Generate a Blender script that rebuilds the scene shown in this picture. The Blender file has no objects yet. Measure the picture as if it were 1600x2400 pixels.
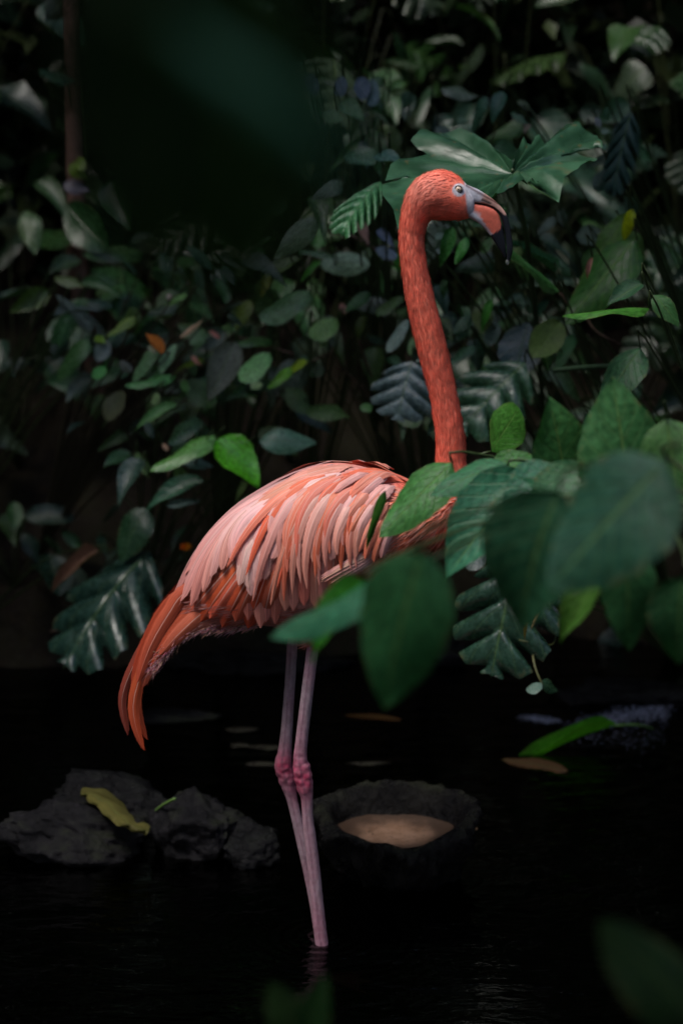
import bpy, bmesh, math, random
import numpy as np
from mathutils import Vector, Matrix, noise
from mathutils.bvhtree import BVHTree

# ------------------------------------------------------------------ camera, sky, sun
SC = bpy.context.scene
COL = SC.collection
F_PX, W_PX, H_PX = 4900.0, 1600.0, 2400.0
PITCH = math.radians(12.0)
CAM = Vector((0.0, -3.6, 1.563))
cam_d = bpy.data.cameras.new('camera')
cam = bpy.data.objects.new('camera', cam_d); COL.objects.link(cam)
cam.location = CAM
cam.rotation_euler = (math.pi / 2 - PITCH, 0, 0)
cam_d.sensor_fit = 'VERTICAL'; cam_d.sensor_height = 36.0; cam_d.sensor_width = 24.0
cam_d.lens = 36.0 * F_PX / H_PX
cam_d.clip_start = 0.02; cam_d.clip_end = 400
cam_d.dof.use_dof = True
cam_d.dof.focus_distance = 3.56
cam_d.dof.aperture_fstop = 2.8
SC.camera = cam

SUN_DIR = Vector((-0.30, -0.27, 0.90)).normalized()      # towards the sun
SUN_EL = math.asin(SUN_DIR.z)
world = bpy.data.worlds.new('World'); SC.world = world
world.use_nodes = True
nt = world.node_tree; nt.nodes.clear()
sky = nt.nodes.new('ShaderNodeTexSky'); sky.sky_type = 'NISHITA'; sky.sun_disc = False
sky.sun_elevation = SUN_EL
sky.sun_rotation = math.atan2(SUN_DIR.x, SUN_DIR.y)
sky.air_density = 1.0; sky.dust_density = 2.0
bg = nt.nodes.new('ShaderNodeBackground'); bg.inputs['Strength'].default_value = 0.13
wo = nt.nodes.new('ShaderNodeOutputWorld')
nt.links.new(sky.outputs[0], bg.inputs[0]); nt.links.new(bg.outputs[0], wo.inputs[0])
sun_d = bpy.data.lights.new('sun', 'SUN'); sun_d.energy = 1.65; sun_d.angle = math.radians(22)
sun_d.color = (1.0, 0.95, 0.88)
sun = bpy.data.objects.new('sun', sun_d); COL.objects.link(sun)
sun.rotation_euler = SUN_DIR.to_track_quat('Z', 'Y').to_euler()
SC.view_settings.view_transform = 'Standard'; SC.view_settings.look = 'None'
SC.view_settings.gamma = 1.0; SC.view_settings.use_curve_mapping = False
SC.view_settings.exposure = 0.70
SC.render.engine = 'CYCLES'

# ------------------------------------------------------------------ helpers
FWD = Vector((0, math.cos(PITCH), -math.sin(PITCH)))
UPV = Vector((0, math.sin(PITCH), math.cos(PITCH)))
RGT = Vector((1, 0, 0))

def ray(x, y):
    return (FWD * F_PX + RGT * (x - W_PX / 2) - UPV * (y - H_PX / 2)).normalized()

def at(x, y, Y):
    """where the sight line measured in the photograph meets the vertical plane Y"""
    d = ray(x, y)
    return CAM + d * ((Y - CAM.y) / d.y)

def at_z(x, y, z):
    d = ray(x, y)
    return CAM + d * ((z - CAM.z) / d.z)

def mpp(Y):
    return (Y - CAM.y) / F_PX

def tag(o, label=None, cat=None, group=None, kind=None):
    if label: o['label'] = label
    if cat: o['category'] = cat
    if group: o['group'] = group
    if kind: o['kind'] = kind
    return o

def empty(name, loc):
    o = bpy.data.objects.new(name, None); COL.objects.link(o)
    o.location = loc; o.empty_display_size = 0.05
    return o

def link(name, me, mat=None, parent=None, smooth=True):
    o = bpy.data.objects.new(name, me); COL.objects.link(o)
    if mat and not me.materials: me.materials.append(mat)
    if smooth and me.polygons:
        me.polygons.foreach_set('use_smooth', [True] * len(me.polygons))
    if parent:
        o.parent = parent
        o.matrix_parent_inverse = Matrix.Translation(-parent.location)
    return o

def pyd(name, verts, faces):
    me = bpy.data.meshes.new(name); me.from_pydata([tuple(v) for v in verts], [], faces); me.update()
    return me

def set_uv(me, uvs):
    l = me.uv_layers.new(name='UVMap')
    idx = np.empty(len(me.loops), dtype=np.int32); me.loops.foreach_get('vertex_index', idx)
    l.data.foreach_set('uv', np.asarray(uvs, dtype=np.float32)[idx].ravel())

def set_col(me, cols, name='Col'):
    a = me.color_attributes.new(name=name, type='FLOAT_COLOR', domain='POINT')
    c = np.asarray(cols, dtype=np.float32)
    if c.shape[1] == 3: c = np.hstack([c, np.ones((len(c), 1), np.float32)])
    a.data.foreach_set('color', c.ravel())

def interp(tab, t):
    """piecewise Catmull-Rom through rows of tab, t in 0..1"""
    n = len(tab) - 1
    s = min(max(t, 0), 1) * n; i = min(int(s), n - 1); f = s - i
    p = [np.array(tab[min(max(i + k, 0), n)], float) for k in (-1, 0, 1, 2)]
    return 0.5 * ((2 * p[1]) + (-p[0] + p[2]) * f + (2 * p[0] - 5 * p[1] + 4 * p[2] - p[3]) * f * f
                  + (-p[0] + 3 * p[1] - 3 * p[2] + p[3]) * f ** 3)

def tube_mesh(name, pts, radii, sides=8, cap=True, squash=None):
    V, Fc = [], []
    n = len(pts); up = Vector((0, 1, 0)) if squash is None else squash
    for i in range(n):
        t = (pts[min(i + 1, n - 1)] - pts[max(i - 1, 0)]).normalized()
        a = t.cross(up)
        if a.length < 1e-4: a = t.cross(Vector((1, 0, 0)))
        a.normalize(); b = t.cross(a).normalized()
        for k in range(sides):
            w = 2 * math.pi * k / sides
            V.append(pts[i] + (a * math.cos(w) + b * math.sin(w)) * radii[i])
    for i in range(n - 1):
        for k in range(sides):
            Fc.append((i * sides + k, i * sides + (k + 1) % sides, (i + 1) * sides + (k + 1) % sides, (i + 1) * sides + k))
    if cap:
        V += [pts[0], pts[-1]]
        for k in range(sides):
            Fc.append((len(V) - 2, (k + 1) % sides, k))
            Fc.append((len(V) - 1, (n - 1) * sides + k, (n - 1) * sides + (k + 1) % sides))
    return pyd(name, V, Fc)

def curve_pts(ctrl, n):
    return [Vector(interp([tuple(c) for c in ctrl], i / (n - 1))) for i in range(n)]

# ------------------------------------------------------------------ materials
def newmat(name):
    m = bpy.data.materials.new(name); m.use_nodes = True
    n = m.node_tree; n.nodes.clear()
    out = n.nodes.new('ShaderNodeOutputMaterial'); p = n.nodes.new('ShaderNodeBsdfPrincipled')
    n.links.new(p.outputs[0], out.inputs[0])
    return m, n, p, out

def N(n, typ, **kw):
    o = n.nodes.new(typ)
    for k, v in kw.items():
        if k in o.inputs: o.inputs[k].default_value = v
        else: setattr(o, k, v)
    return o

def mixc(n, fac, a, b, blend='MIX'):
    m = n.nodes.new('ShaderNodeMix'); m.data_type = 'RGBA'; m.blend_type = blend
    for s, v in ((0, fac), (6, a), (7, b)):
        if hasattr(v, 'is_output') or isinstance(v, bpy.types.NodeSocket): n.links.new(v, m.inputs[s])
        else: m.inputs[s].default_value = v if s == 0 else (*v, 1)
    return m.outputs[2]

def math_(n, op, a, b=None, c=None, clamp=False):
    m = n.nodes.new('ShaderNodeMath'); m.operation = op; m.use_clamp = clamp
    for i, v in enumerate((a, b, c)):
        if v is None: continue
        if isinstance(v, bpy.types.NodeSocket): n.links.new(v, m.inputs[i])
        else: m.inputs[i].default_value = v
    return m.outputs[0]

def mrange(n, v, a, b, c=0.0, d=1.0, smooth=True):
    m = n.nodes.new('ShaderNodeMapRange'); m.interpolation_type = 'SMOOTHSTEP' if smooth else 'LINEAR'
    n.links.new(v, m.inputs[0])
    for i, x in enumerate((a, b, c, d)): m.inputs[i + 1].default_value = x
    return m.outputs[0]

def leaf_material(name, rough=0.32, transl=0.22, vein=0.5, spec=0.5, nv=9.0):
    m, n, p, out = newmat(name)
    oi = N(n, 'ShaderNodeObjectInfo'); uv = N(n, 'ShaderNodeUVMap')
    sep = N(n, 'ShaderNodeSeparateXYZ'); n.links.new(uv.outputs[0], sep.inputs[0])
    au = math_(n, 'ABSOLUTE', math_(n, 'SUBTRACT', sep.outputs[0], 0.5))
    geo = N(n, 'ShaderNodeTexCoord')
    ns = N(n, 'ShaderNodeTexNoise', Scale=14.0, Detail=5.0, Roughness=0.6); n.links.new(geo.outputs['Object'], ns.inputs[0])
    # offset noise per object
    addv = N(n, 'ShaderNodeVectorMath', operation='ADD'); n.links.new(geo.outputs['Object'], addv.inputs[0])
    sc = N(n, 'ShaderNodeVectorMath', operation='SCALE'); n.links.new(oi.outputs['Location'], sc.inputs[0]); sc.inputs[3].default_value = 7.0
    n.links.new(sc.outputs[0], addv.inputs[1]); n.links.new(addv.outputs[0], ns.inputs[0])
    # side veins run forward from the midrib
    ph = math_(n, 'ADD', math_(n, 'MULTIPLY', sep.outputs[1], nv), math_(n, 'MULTIPLY', au, -nv * 0.55))
    fr = math_(n, 'ABSOLUTE', math_(n, 'SUBTRACT', math_(n, 'FRACT', ph), 0.5))
    sv = mrange(n, fr, 0.0, 0.09, 1.0, 0.0)
    mid = mrange(n, au, 0.004, 0.028, 1.0, 0.0)
    vn = math_(n, 'MAXIMUM', mid, math_(n, 'MULTIPLY', sv, 0.45))
    var = mrange(n, ns.outputs[0], 0.3, 0.72, 0.62, 1.35)
    base = mixc(n, 1.0, oi.outputs['Color'], (1, 1, 1), 'MULTIPLY')
    base = mixc(n, 1.0, base, (1.25, 1.25, 1.25), 'MULTIPLY')
    hs = N(n, 'ShaderNodeHueSaturation'); n.links.new(base, hs.inputs['Color']); n.links.new(var, hs.inputs['Value']); hs.inputs['Saturation'].default_value = 1.18
    hh = math_(n, 'MULTIPLY_ADD', oi.outputs['Random'], 0.05, 0.475); n.links.new(hh, hs.inputs['Hue'])
    c2 = mixc(n, math_(n, 'MULTIPLY', vn, vein), hs.outputs[0], (0.16, 0.26, 0.07))
    # browned, nibbled margin and a few spots
    spot = N(n, 'ShaderNodeTexNoise', Scale=60.0, Detail=2.0); n.links.new(addv.outputs[0], spot.inputs[0])
    edge = math_(n, 'MULTIPLY', mrange(n, au, 0.40, 0.5, 0.0, 0.8), mrange(n, ns.outputs[0], 0.5, 0.62))
    sp = math_(n, 'MAXIMUM', math_(n, 'MULTIPLY', mrange(n, spot.outputs[0], 0.66, 0.71), 0.7), edge)
    c3 = mixc(n, sp, c2, (0.10, 0.085, 0.03))
    n.links.new(c3, p.inputs['Base Color'])
    rv = mrange(n, ns.outputs[0], 0.3, 0.7, rough * 0.75, rough * 1.45)
    n.links.new(rv, p.inputs['Roughness'])
    p.inputs['Specular IOR Level'].default_value = spec
    bp = N(n, 'ShaderNodeBump', Strength=0.5, Distance=0.004)
    hgt = math_(n, 'SUBTRACT', math_(n, 'MULTIPLY', ns.outputs[0], 0.9), math_(n, 'MULTIPLY', vn, 0.8))
    n.links.new(hgt, bp.inputs['Height']); n.links.new(bp.outputs[0], p.inputs['Normal'])
    tr = N(n, 'ShaderNodeBsdfTranslucent'); n.links.new(mixc(n, 1.0, c3, (1.2, 1.5, 0.5), 'MULTIPLY'), tr.inputs[0])
    ms = N(n, 'ShaderNodeMixShader'); ms.inputs[0].default_value = transl
    n.links.new(p.outputs[0], ms.inputs[1]); n.links.new(tr.outputs[0], ms.inputs[2]); n.links.new(ms.outputs[0], out.inputs[0])
    return m

M_LEAF = leaf_material('glossy_leaf', 0.27, 0.15, 0.35, 0.7)
M_LEAF_LOBED = leaf_material('lobed_leaf', 0.36, 0.08, 0.0, 0.6, 0.0)
M_LEAF_MATT = leaf_material('soft_leaf', 0.38, 0.22, 0.45, 0.32, 8.0)
M_LEAF_DRY = leaf_material('dry_leaf', 0.7, 0.1, 0.2, 0.2)
M_LEAF_WAXY = leaf_material('waxy_leaf', 0.24, 0.10, 0.30, 0.8, 6.0)

def mass_material(name):
    m, n, p, out = newmat(name)
    at_ = N(n, 'ShaderNodeAttribute', attribute_name='Col'); n.links.new(at_.outputs[0], p.inputs['Base Color'])
    p.inputs['Roughness'].default_value = 0.4
    return m
M_MASS = mass_material('foliage_mass')

def vcol_material(name, rough=0.5, bump=0.3, scale=60.0, detail=6.0, spec=0.4, var=0.25, stretch=(1, 1, 1), sss=0.0):
    m, n, p, out = newmat(name)
    a = N(n, 'ShaderNodeAttribute', attribute_name='Col'); tc = N(n, 'ShaderNodeTexCoord')
    mp = N(n, 'ShaderNodeMapping'); mp.inputs['Scale'].default_value = stretch
    n.links.new(tc.outputs['Object'], mp.inputs[0])
    ns = N(n, 'ShaderNodeTexNoise', Scale=scale, Detail=detail, Roughness=0.65); n.links.new(mp.outputs[0], ns.inputs[0])
    hs = N(n, 'ShaderNodeHueSaturation'); n.links.new(a.outputs[0], hs.inputs['Color'])
    n.links.new(mrange(n, ns.outputs[0], 0.3, 0.7, 1 - var, 1 + var), hs.inputs['Value'])
    n.links.new(hs.outputs[0], p.inputs['Base Color'])
    p.inputs['Roughness'].default_value = rough; p.inputs['Specular IOR Level'].default_value = spec
    if sss: p.inputs['Subsurface Weight'].default_value = sss; p.inputs['Subsurface Scale'].default_value = 0.006
    b = N(n, 'ShaderNodeBump', Strength=bump, Distance=0.004); n.links.new(ns.outputs[0], b.inputs['Height'])
    n.links.new(b.outputs[0], p.inputs['Normal'])
    return m

M_BODY = vcol_material('flamingo_skin', 0.6, 0.3, 95.0, 6.0, 0.25, 0.22, (1.6, 1.6, 0.7))
M_BILL = vcol_material('bill_horn', 0.30, 0.12, 110.0, 4.0, 0.5, 0.12)
M_DOWN = vcol_material('down_feather', 0.65, 0.0, 60.0, 2.0, 0.2, 0.15)
M_STEM = vcol_material('plant_stem', 0.45, 0.3, 70.0, 4.0, 0.4, 0.3)

def scale_material():
    """leg skin: ringed scutes"""
    m, n, p, out = newmat('leg_scute'); return m

def feather_material():
    m, n, p, out = newmat('contour_feather')
    oi = N(n, 'ShaderNodeObjectInfo'); uv = N(n, 'ShaderNodeUVMap')
    sep = N(n, 'ShaderNodeSeparateXYZ'); n.links.new(uv.outputs[0], sep.inputs[0])
    su = math_(n, 'SUBTRACT', sep.outputs[0], 0.5); au = math_(n, 'ABSOLUTE', su)
    # tip tone : object colour alpha says how far up the vane it reaches
    edge = math_(n, 'SUBTRACT', 1.0, oi.outputs['Alpha'])
    tipf = math_(n, 'SUBTRACT', sep.outputs[1], math_(n, 'MULTIPLY', edge, 1.0))
    tf = mrange(n, tipf, -0.35, 0.45, 0.0, 0.7)
    tip = mixc(n, 1.0, oi.outputs['Color'], (0.80, 0.42, 0.30), 'MULTIPLY')
    c = mixc(n, tf, oi.outputs['Color'], tip)
    # barbs: fine streaks running obliquely off the rachis
    cmb = N(n, 'ShaderNodeCombineXYZ')
    n.links.new(math_(n, 'MULTIPLY', sep.outputs[0], 9.0), cmb.inputs[0])
    n.links.new(math_(n, 'MULTIPLY', sep.outputs[1], 2.2), cmb.inputs[1])
    n.links.new(math_(n, 'MULTIPLY', oi.outputs['Random'], 50.0), cmb.inputs[2])
    ns = N(n, 'ShaderNodeTexNoise', Scale=1.0, Detail=4.0, Roughness=0.6); n.links.new(cmb.outputs[0], ns.inputs[0])
    cmb2 = N(n, 'ShaderNodeCombineXYZ')
    n.links.new(math_(n, 'MULTIPLY', sep.outputs[0], 5.0), cmb2.inputs[0])
    n.links.new(math_(n, 'MULTIPLY', math_(n, 'MULTIPLY_ADD', au, -0.5, sep.outputs[1]), 120.0), cmb2.inputs[1])
    ns2 = N(n, 'ShaderNodeTexNoise', Scale=1.0, Detail=2.0); n.links.new(cmb2.outputs[0], ns2.inputs[0])
    val = math_(n, 'MULTIPLY', mrange(n, ns.outputs[0], 0.3, 0.7, 0.80, 1.16), mrange(n, ns2.outputs[0], 0.3, 0.7, 0.93, 1.06))
    hs = N(n, 'ShaderNodeHueSaturation'); n.links.new(c, hs.inputs['Color']); n.links.new(val, hs.inputs['Value'])
    rach = math_(n, 'MULTIPLY', mrange(n, au, 0.01, 0.04, 1.0, 0.0), mrange(n, sep.outputs[1], 0.6, 1.0, 0.5, 0.0))
    c4 = mixc(n, rach, hs.outputs[0], (0.85, 0.62, 0.55))
    n.links.new(c4, p.inputs['Base Color'])
    p.inputs['Roughness'].default_value = 0.48; p.inputs['Specular IOR Level'].default_value = 0.3
    p.inputs['Sheen Weight'].default_value = 0.15; p.inputs['Sheen Roughness'].default_value = 0.5
    b = N(n, 'ShaderNodeBump', Strength=0.35, Distance=0.0015)
    n.links.new(math_(n, 'ADD', math_(n, 'MULTIPLY', ns.outputs[0], 1.2), math_(n, 'ADD', ns2.outputs[0], math_(n, 'MULTIPLY', rach, 0.8))), b.inputs['Height'])
    n.links.new(b.outputs[0], p.inputs['Normal'])
    return m
M_FEATHER = feather_material()

def rock_material(name, c1, c2, rough=0.45, scale=7.0, moss=(0.03, 0.04, 0.012), mossf=0.3, bump=0.9):
    m, n, p, out = newmat(name)
    tc = N(n, 'ShaderNodeTexCoord')
    ns = N(n, 'ShaderNodeTexNoise', Scale=scale, Detail=10.0, Roughness=0.7); n.links.new(tc.outputs['Object'], ns.inputs[0])
    n2 = N(n, 'ShaderNodeTexNoise', Scale=scale * 7, Detail=6.0, Roughness=0.7); n.links.new(tc.outputs['Object'], n2.inputs[0])
    vo = N(n, 'ShaderNodeTexVoronoi', Scale=scale * 3.0); n.links.new(tc.outputs['Object'], vo.inputs[0])
    c = mixc(n, mrange(n, ns.outputs[0], 0.35, 0.68), c1, c2)
    c = mixc(n, math_(n, 'MULTIPLY', mrange(n, n2.outputs[0], 0.55, 0.7), 0.6), c, tuple(min(1, v * 2.2) for v in c2))
    geo = N(n, 'ShaderNodeNewGeometry'); s = N(n, 'ShaderNodeSeparateXYZ'); n.links.new(geo.outputs['Normal'], s.inputs[0])
    mf = math_(n, 'MULTIPLY', mrange(n, s.outputs[2], 0.3, 0.9), math_(n, 'MULTIPLY', mrange(n, ns.outputs[0], 0.45, 0.6), mossf))
    c = mixc(n, mf, c, moss)
    n.links.new(c, p.inputs['Base Color']); p.inputs['Specular IOR Level'].default_value = 0.13
    n.links.new(mrange(n, n2.outputs[0], 0.3, 0.7, rough * 0.6, min(1, rough * 1.5)), p.inputs['Roughness'])
    h = math_(n, 'ADD', math_(n, 'MULTIPLY', ns.outputs[0], 1.0), math_(n, 'ADD', math_(n, 'MULTIPLY', n2.outputs[0], 0.35), math_(n, 'MULTIPLY', vo.outputs[0], 0.25)))
    b = N(n, 'ShaderNodeBump', Strength=bump, Distance=0.02); n.links.new(h, b.inputs['Height']); n.links.new(b.outputs[0], p.inputs['Normal'])
    return m
M_ROCK = rock_material('wet_dark_rock', (0.002, 0.002, 0.0025), (0.008, 0.008, 0.010), 0.36, 9.0, moss=(0.008,0.011,0.004))
M_ROCK_GREY = rock_material('grey_rock', (0.002, 0.002, 0.003), (0.015, 0.014, 0.017), 0.5, 8.0, moss=(0.012,0.016,0.006), mossf=0.6)
M_RIPPLE_STREAK = rock_material('streak_stone', (0.010, 0.009, 0.007), (0.036, 0.033, 0.026), 0.3, 12.0, moss=(0.03, 0.035, 0.015))
M_SOIL = rock_material('leafy_soil', (0.008, 0.006, 0.004), (0.028, 0.020, 0.013), 0.8, 5.0, (0.012, 0.016, 0.006), 0.5)
M_BARK = rock_material('bark', (0.16, 0.09, 0.075), (0.42, 0.24, 0.20), 0.8, 14.0, mossf=0.2)
M_TWIG = rock_material('dead_twig', (0.08, 0.05, 0.035), (0.22, 0.15, 0.11), 0.8, 20.0, mossf=0.1)

def water_material():
    m, n, p, out = newmat('dark_water'); n.nodes.remove(p)
    tc = N(n, 'ShaderNodeTexCoord'); mp = N(n, 'ShaderNodeMapping'); mp.inputs['Scale'].default_value = (1.0, 2.4, 1.0)
    n.links.new(tc.outputs['Object'], mp.inputs[0])
    ns = N(n, 'ShaderNodeTexNoise', Scale=5.0, Detail=4.0, Roughness=0.5, Distortion=0.4); n.links.new(mp.outputs[0], ns.inputs[0])
    n2 = N(n, 'ShaderNodeTexNoise', Scale=26.0, Detail=3.0, Roughness=0.5); n.links.new(mp.outputs[0], n2.inputs[0])
    h = math_(n, 'ADD', ns.outputs[0], math_(n, 'MULTIPLY', n2.outputs[0], 0.12))
    for (cx, cy, kk, amp, dec) in ((-0.038, 0.0, 260.0, 0.10, 9.0), (0.106, 0.306, 170.0, 0.06, 6.0)):      # rings where leg and bowl break the surface
        dv = N(n, 'ShaderNodeVectorMath', operation='DISTANCE'); n.links.new(tc.outputs['Object'], dv.inputs[0]); dv.inputs[1].default_value = (cx, cy, 0)
        dd = dv.outputs['Value']
        wv = math_(n, 'MULTIPLY', math_(n, 'SINE', math_(n, 'MULTIPLY', dd, kk)), math_(n, 'MULTIPLY', math_(n, 'EXPONENT', math_(n, 'MULTIPLY', dd, -dec)), amp))
        h = math_(n, 'ADD', h, wv)
    b = N(n, 'ShaderNodeBump', Strength=0.35, Distance=0.03); n.links.new(h, b.inputs['Height'])
    g = N(n, 'ShaderNodeBsdfGlossy', Roughness=0.03); n.links.new(b.outputs[0], g.inputs['Normal'])
    t = N(n, 'ShaderNodeBsdfTransparent'); t.inputs[0].default_value = (0.05, 0.042, 0.03, 1)
    fr = N(n, 'ShaderNodeFresnel', IOR=1.33); n.links.new(b.outputs[0], fr.inputs['Normal'])
    ms = N(n, 'ShaderNodeMixShader'); n.links.new(fr.outputs[0], ms.inputs[0])
    n.links.new(t.outputs[0], ms.inputs[1]); n.links.new(g.outputs[0], ms.inputs[2]); n.links.new(ms.outputs[0], out.inputs[0])
    return m
M_WATER = water_material()

def simple(name, col, rough=0.5, spec=0.5, metal=0, trans=0, ior=1.45, coat=0):
    m, n, p, out = newmat(name)
    tc = N(n, 'ShaderNodeTexCoord')
    ns = N(n, 'ShaderNodeTexNoise', Scale=90.0, Detail=4.0); n.links.new(tc.outputs['Object'], ns.inputs[0])
    c = mixc(n, mrange(n, ns.outputs[0], 0.3, 0.7, 0.0, 1.0), tuple(v * 0.8 for v in col), tuple(min(1, v * 1.15) for v in col))
    n.links.new(c, p.inputs['Base Color'])
    p.inputs['Roughness'].default_value = rough; p.inputs['Specular IOR Level'].default_value = spec
    p.inputs['Transmission Weight'].default_value = trans; p.inputs['IOR'].default_value = ior; p.inputs['Coat Weight'].default_value = coat
    return m

# ------------------------------------------------------------------ ground, water, banks
def fbm(x, y, z=0.0, o=4):
    return noise.fractal(Vector((x, y, z)), 1.0, 2.0, o)

def ground_z(x, y):
    """pond bed in the middle, steep leafy bank behind, gentle shores elsewhere"""
    back = (y - (1.85 + 0.14 * math.sin(x * 2.1) + 0.1 * fbm(x * 1.5, 3.1))) 
    z = -0.13 + 0.03 * fbm(x * 2.5, y * 2.5)
    if back > -0.12:
        s = back + 0.12
        z += 0.75 * s if s < 0.4 else 0.30 + 0.62 * (s - 0.4) if s < 4 else 2.53 + 0.1 * (s - 4)
        z += 0.08 * fbm(x * 3, y * 3, 5)
    side = max(abs(x) - 4.0, -y - 7.0, 0)
    z += min(side * 0.4, 0.8)
    return z

def build_ground():
    xs = sorted(set([round(v, 3) for v in np.concatenate([np.linspace(-3, 3, 81), np.linspace(-60, -3.3, 22), np.linspace(3.3, 60, 22)])]))
    ys = sorted(set([round(v, 3) for v in np.concatenate([np.linspace(-1.5, 5, 90), np.linspace(-60, -1.8, 24), np.linspace(5.4, 60, 20)])]))
    V = [(x, y, ground_z(x, y)) for y in ys for x in xs]
    nx = len(xs)
    Fc = [(j * nx + i, j * nx + i + 1, (j + 1) * nx + i + 1, (j + 1) * nx + i) for j in range(len(ys) - 1) for i in range(nx - 1)]
    tag(link('ground', pyd('ground', V, Fc), M_SOIL), kind='structure')
build_ground()

def build_water():
    xs = np.linspace(-5.5, 5.5, 90); ys = np.linspace(-9, 2.4, 90)
    xs = np.unique(np.concatenate([xs, np.linspace(0.2, 1.2, 70)])); ys = np.unique(np.concatenate([ys, np.linspace(0.4, 1.6, 80)]))
    V = []
    for y in ys:
        for x in xs:
            # a trickle enters on the right and roughens the surface there
            w = math.exp(-((x - 0.72) / 0.26) ** 2 - ((y - 0.95 - 0.25 * (x - 0.6)) / 0.10) ** 2)
            z = 0.012 * w * fbm(x * 14, y * 30, 2, 3)
            V.append((x, y, z))
    nx = len(xs)
    Fc = [(j * nx + i, j * nx + i + 1, (j + 1) * nx + i + 1, (j + 1) * nx + i) for j in range(len(ys) - 1) for i in range(nx - 1)]
    tag(link('water', pyd('water', V, Fc), M_WATER), kind='structure')
build_water()

# ------------------------------------------------------------------ leaf meshes (unit: length 1 along +Y, half width 0.5 at widest, normal +Z)
def outline(kind, v):
    if kind == 'ovate': return (math.sin(math.pi * min(1, v ** 0.72)) ** 0.8) * (1 - 0.25 * v)
    if kind == 'heart': return (min(1.0, (v + 0.10) / 0.24) ** 0.5) * (max(0, 1 - v) ** 0.68) * 1.06
    if kind == 'oval':  return math.sin(math.pi * v) ** 0.55
    if kind == 'lance': return (math.sin(math.pi * v ** 0.6) ** 0.9) * (1 - 0.2 * v)
    if kind == 'blade': return (math.sin(math.pi * min(1, v * 0.5 + 0.5)) ** 0.5) * min(1, v * 8 + 0.5)
    return math.sin(math.pi * min(1, (v + 0.04) ** 0.62)) ** 0.55          # lobed kinds: envelope

def make_leaf(kind, seed, bend=0.25, cup=0.12, wave=0.03, lobes=0, depth=0.6, nv=14, nu=3, fwd=0.35):
    rnd = random.Random(seed)
    ph = rnd.uniform(0, 6)
    V, U, Fc = [], [], []
    nvx = nv if not lobes else lobes * 12
    cols = list(range(-nu, nu + 1))
    mxw = max(outline(kind, q / 40) for q in range(41))
    for i in range(nvx + 1):
        v = i / nvx
        w = 0.5 * outline(kind, v) / mxw
        if lobes:
            q = v * lobes + 0.5
            f = abs((q % 1) - 0.5) * 2            # 1 at slit, 0 at lobe middle
            w_l = w * (1 - depth * max(0, (f - 0.62) / 0.38) ** 0.7)
        for c in cols:
            t = abs(c) / nu; s = 1 if c > 0 else -1
            ww = (w_l if lobes else w) * t
            jag = 1 + (0.03 * math.sin(v * 31 + ph) * t if not lobes else 0)
            x = s * ww * jag
            y = v + ww * fwd * (1.0 if lobes else 0.25)
            z = cup * t * t * 1.0 * (w * 2) - bend * v * v + wave * math.sin(v * 9 + ph + s) * t
            if lobes: z += -0.028 * math.cos(2 * math.pi * (v * lobes + 0.5)) * t * (w * 2) - 0.12 * t * t * w * 2
            V.append((x, y, z)); U.append((0.5 + s * 0.5 * t * (w_l / max(w, 1e-4) if lobes else 1), v))
    m = len(cols)
    for i in range(nvx):
        for k in range(m - 1):
            Fc.append((i * m + k, i * m + k + 1, (i + 1) * m + k + 1, (i + 1) * m + k))
    me = pyd('leaf_' + kind, V, Fc); set_uv(me, U)
    me.polygons.foreach_set('use_smooth', [True] * len(me.polygons))
    return me

LEAF = {}
for k, kw in dict(ovate=dict(), heart=dict(cup=0.10), oval=dict(cup=0.08, bend=0.12), lance=dict(bend=0.3), blade=dict(bend=0.35, cup=0.2)).items():
    LEAF[k] = [make_leaf(k, s, bend=kw.get('bend', 0.25) * (0.4 + 0.5 * s), cup=kw.get('cup', 0.12) * (1 if s % 2 else -0.6)) for s in range(4)]
LEAF['split'] = [make_leaf('split', s, lobes=4 + s % 2, depth=0.70, bend=0.3, cup=-0.05, wave=0.02, fwd=0.5) for s in range(4)]
LEAF['finger'] = [make_leaf('split', 10 + s, lobes=6, depth=0.85, bend=0.4, cup=-0.1, wave=0.02, fwd=0.8) for s in range(3)]

def leaf_at(parent, B, T, width, kind, col, mat=None, roll=0.0, var=0, name='leaf', face=None):
    """B, T: world positions of leaf base and tip; width metres; the blade's upper side looks to `face` turned by roll"""
    ax = T - B; L = ax.length; a = ax.normalized()
    f = face if face is not None else (CAM - B).normalized() * 0.75 + Vector((0, 0, 0.65))
    n = (f - a * f.dot(a))
    if n.length < 1e-3: n = a.orthogonal()
    n.normalize(); n = Matrix.Rotation(roll, 3, a) @ n
    s = a.cross(n).normalized()
    M = Matrix(((s.x * width, a.x * L, n.x * L, B.x), (s.y * width, a.y * L, n.y * L, B.y), (s.z * width, a.z * L, n.z * L, B.z), (0, 0, 0, 1)))
    key = LEAF[kind][var % len(LEAF[kind])]
    mt = mat or M_LEAF
    mk = (key.name, mt.name)
    me = _lm.get(mk)
    if me is None:
        me = key.copy(); me.materials.append(mt); _lm[mk] = me
    o = bpy.data.objects.new(name, me); COL.objects.link(o)
    o.parent = parent
    o.matrix_parent_inverse = Matrix.Translation(-parent.location)
    o.matrix_basis = M
    o.color = (*col, 1)
    return o
_lm = {}

def stem(parent, ctrl, r0, r1, col=(0.05, 0.09, 0.03), name='stem', mat=None, n=10, sides=6):
    pts = curve_pts(ctrl, n)
    me = tube_mesh(name, pts, [r0 + (r1 - r0) * i / (n - 1) for i in range(n)], sides)
    if mat is None: set_col(me, [col] * len(me.vertices))
    return link(name, me, mat or M_STEM, parent)

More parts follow.
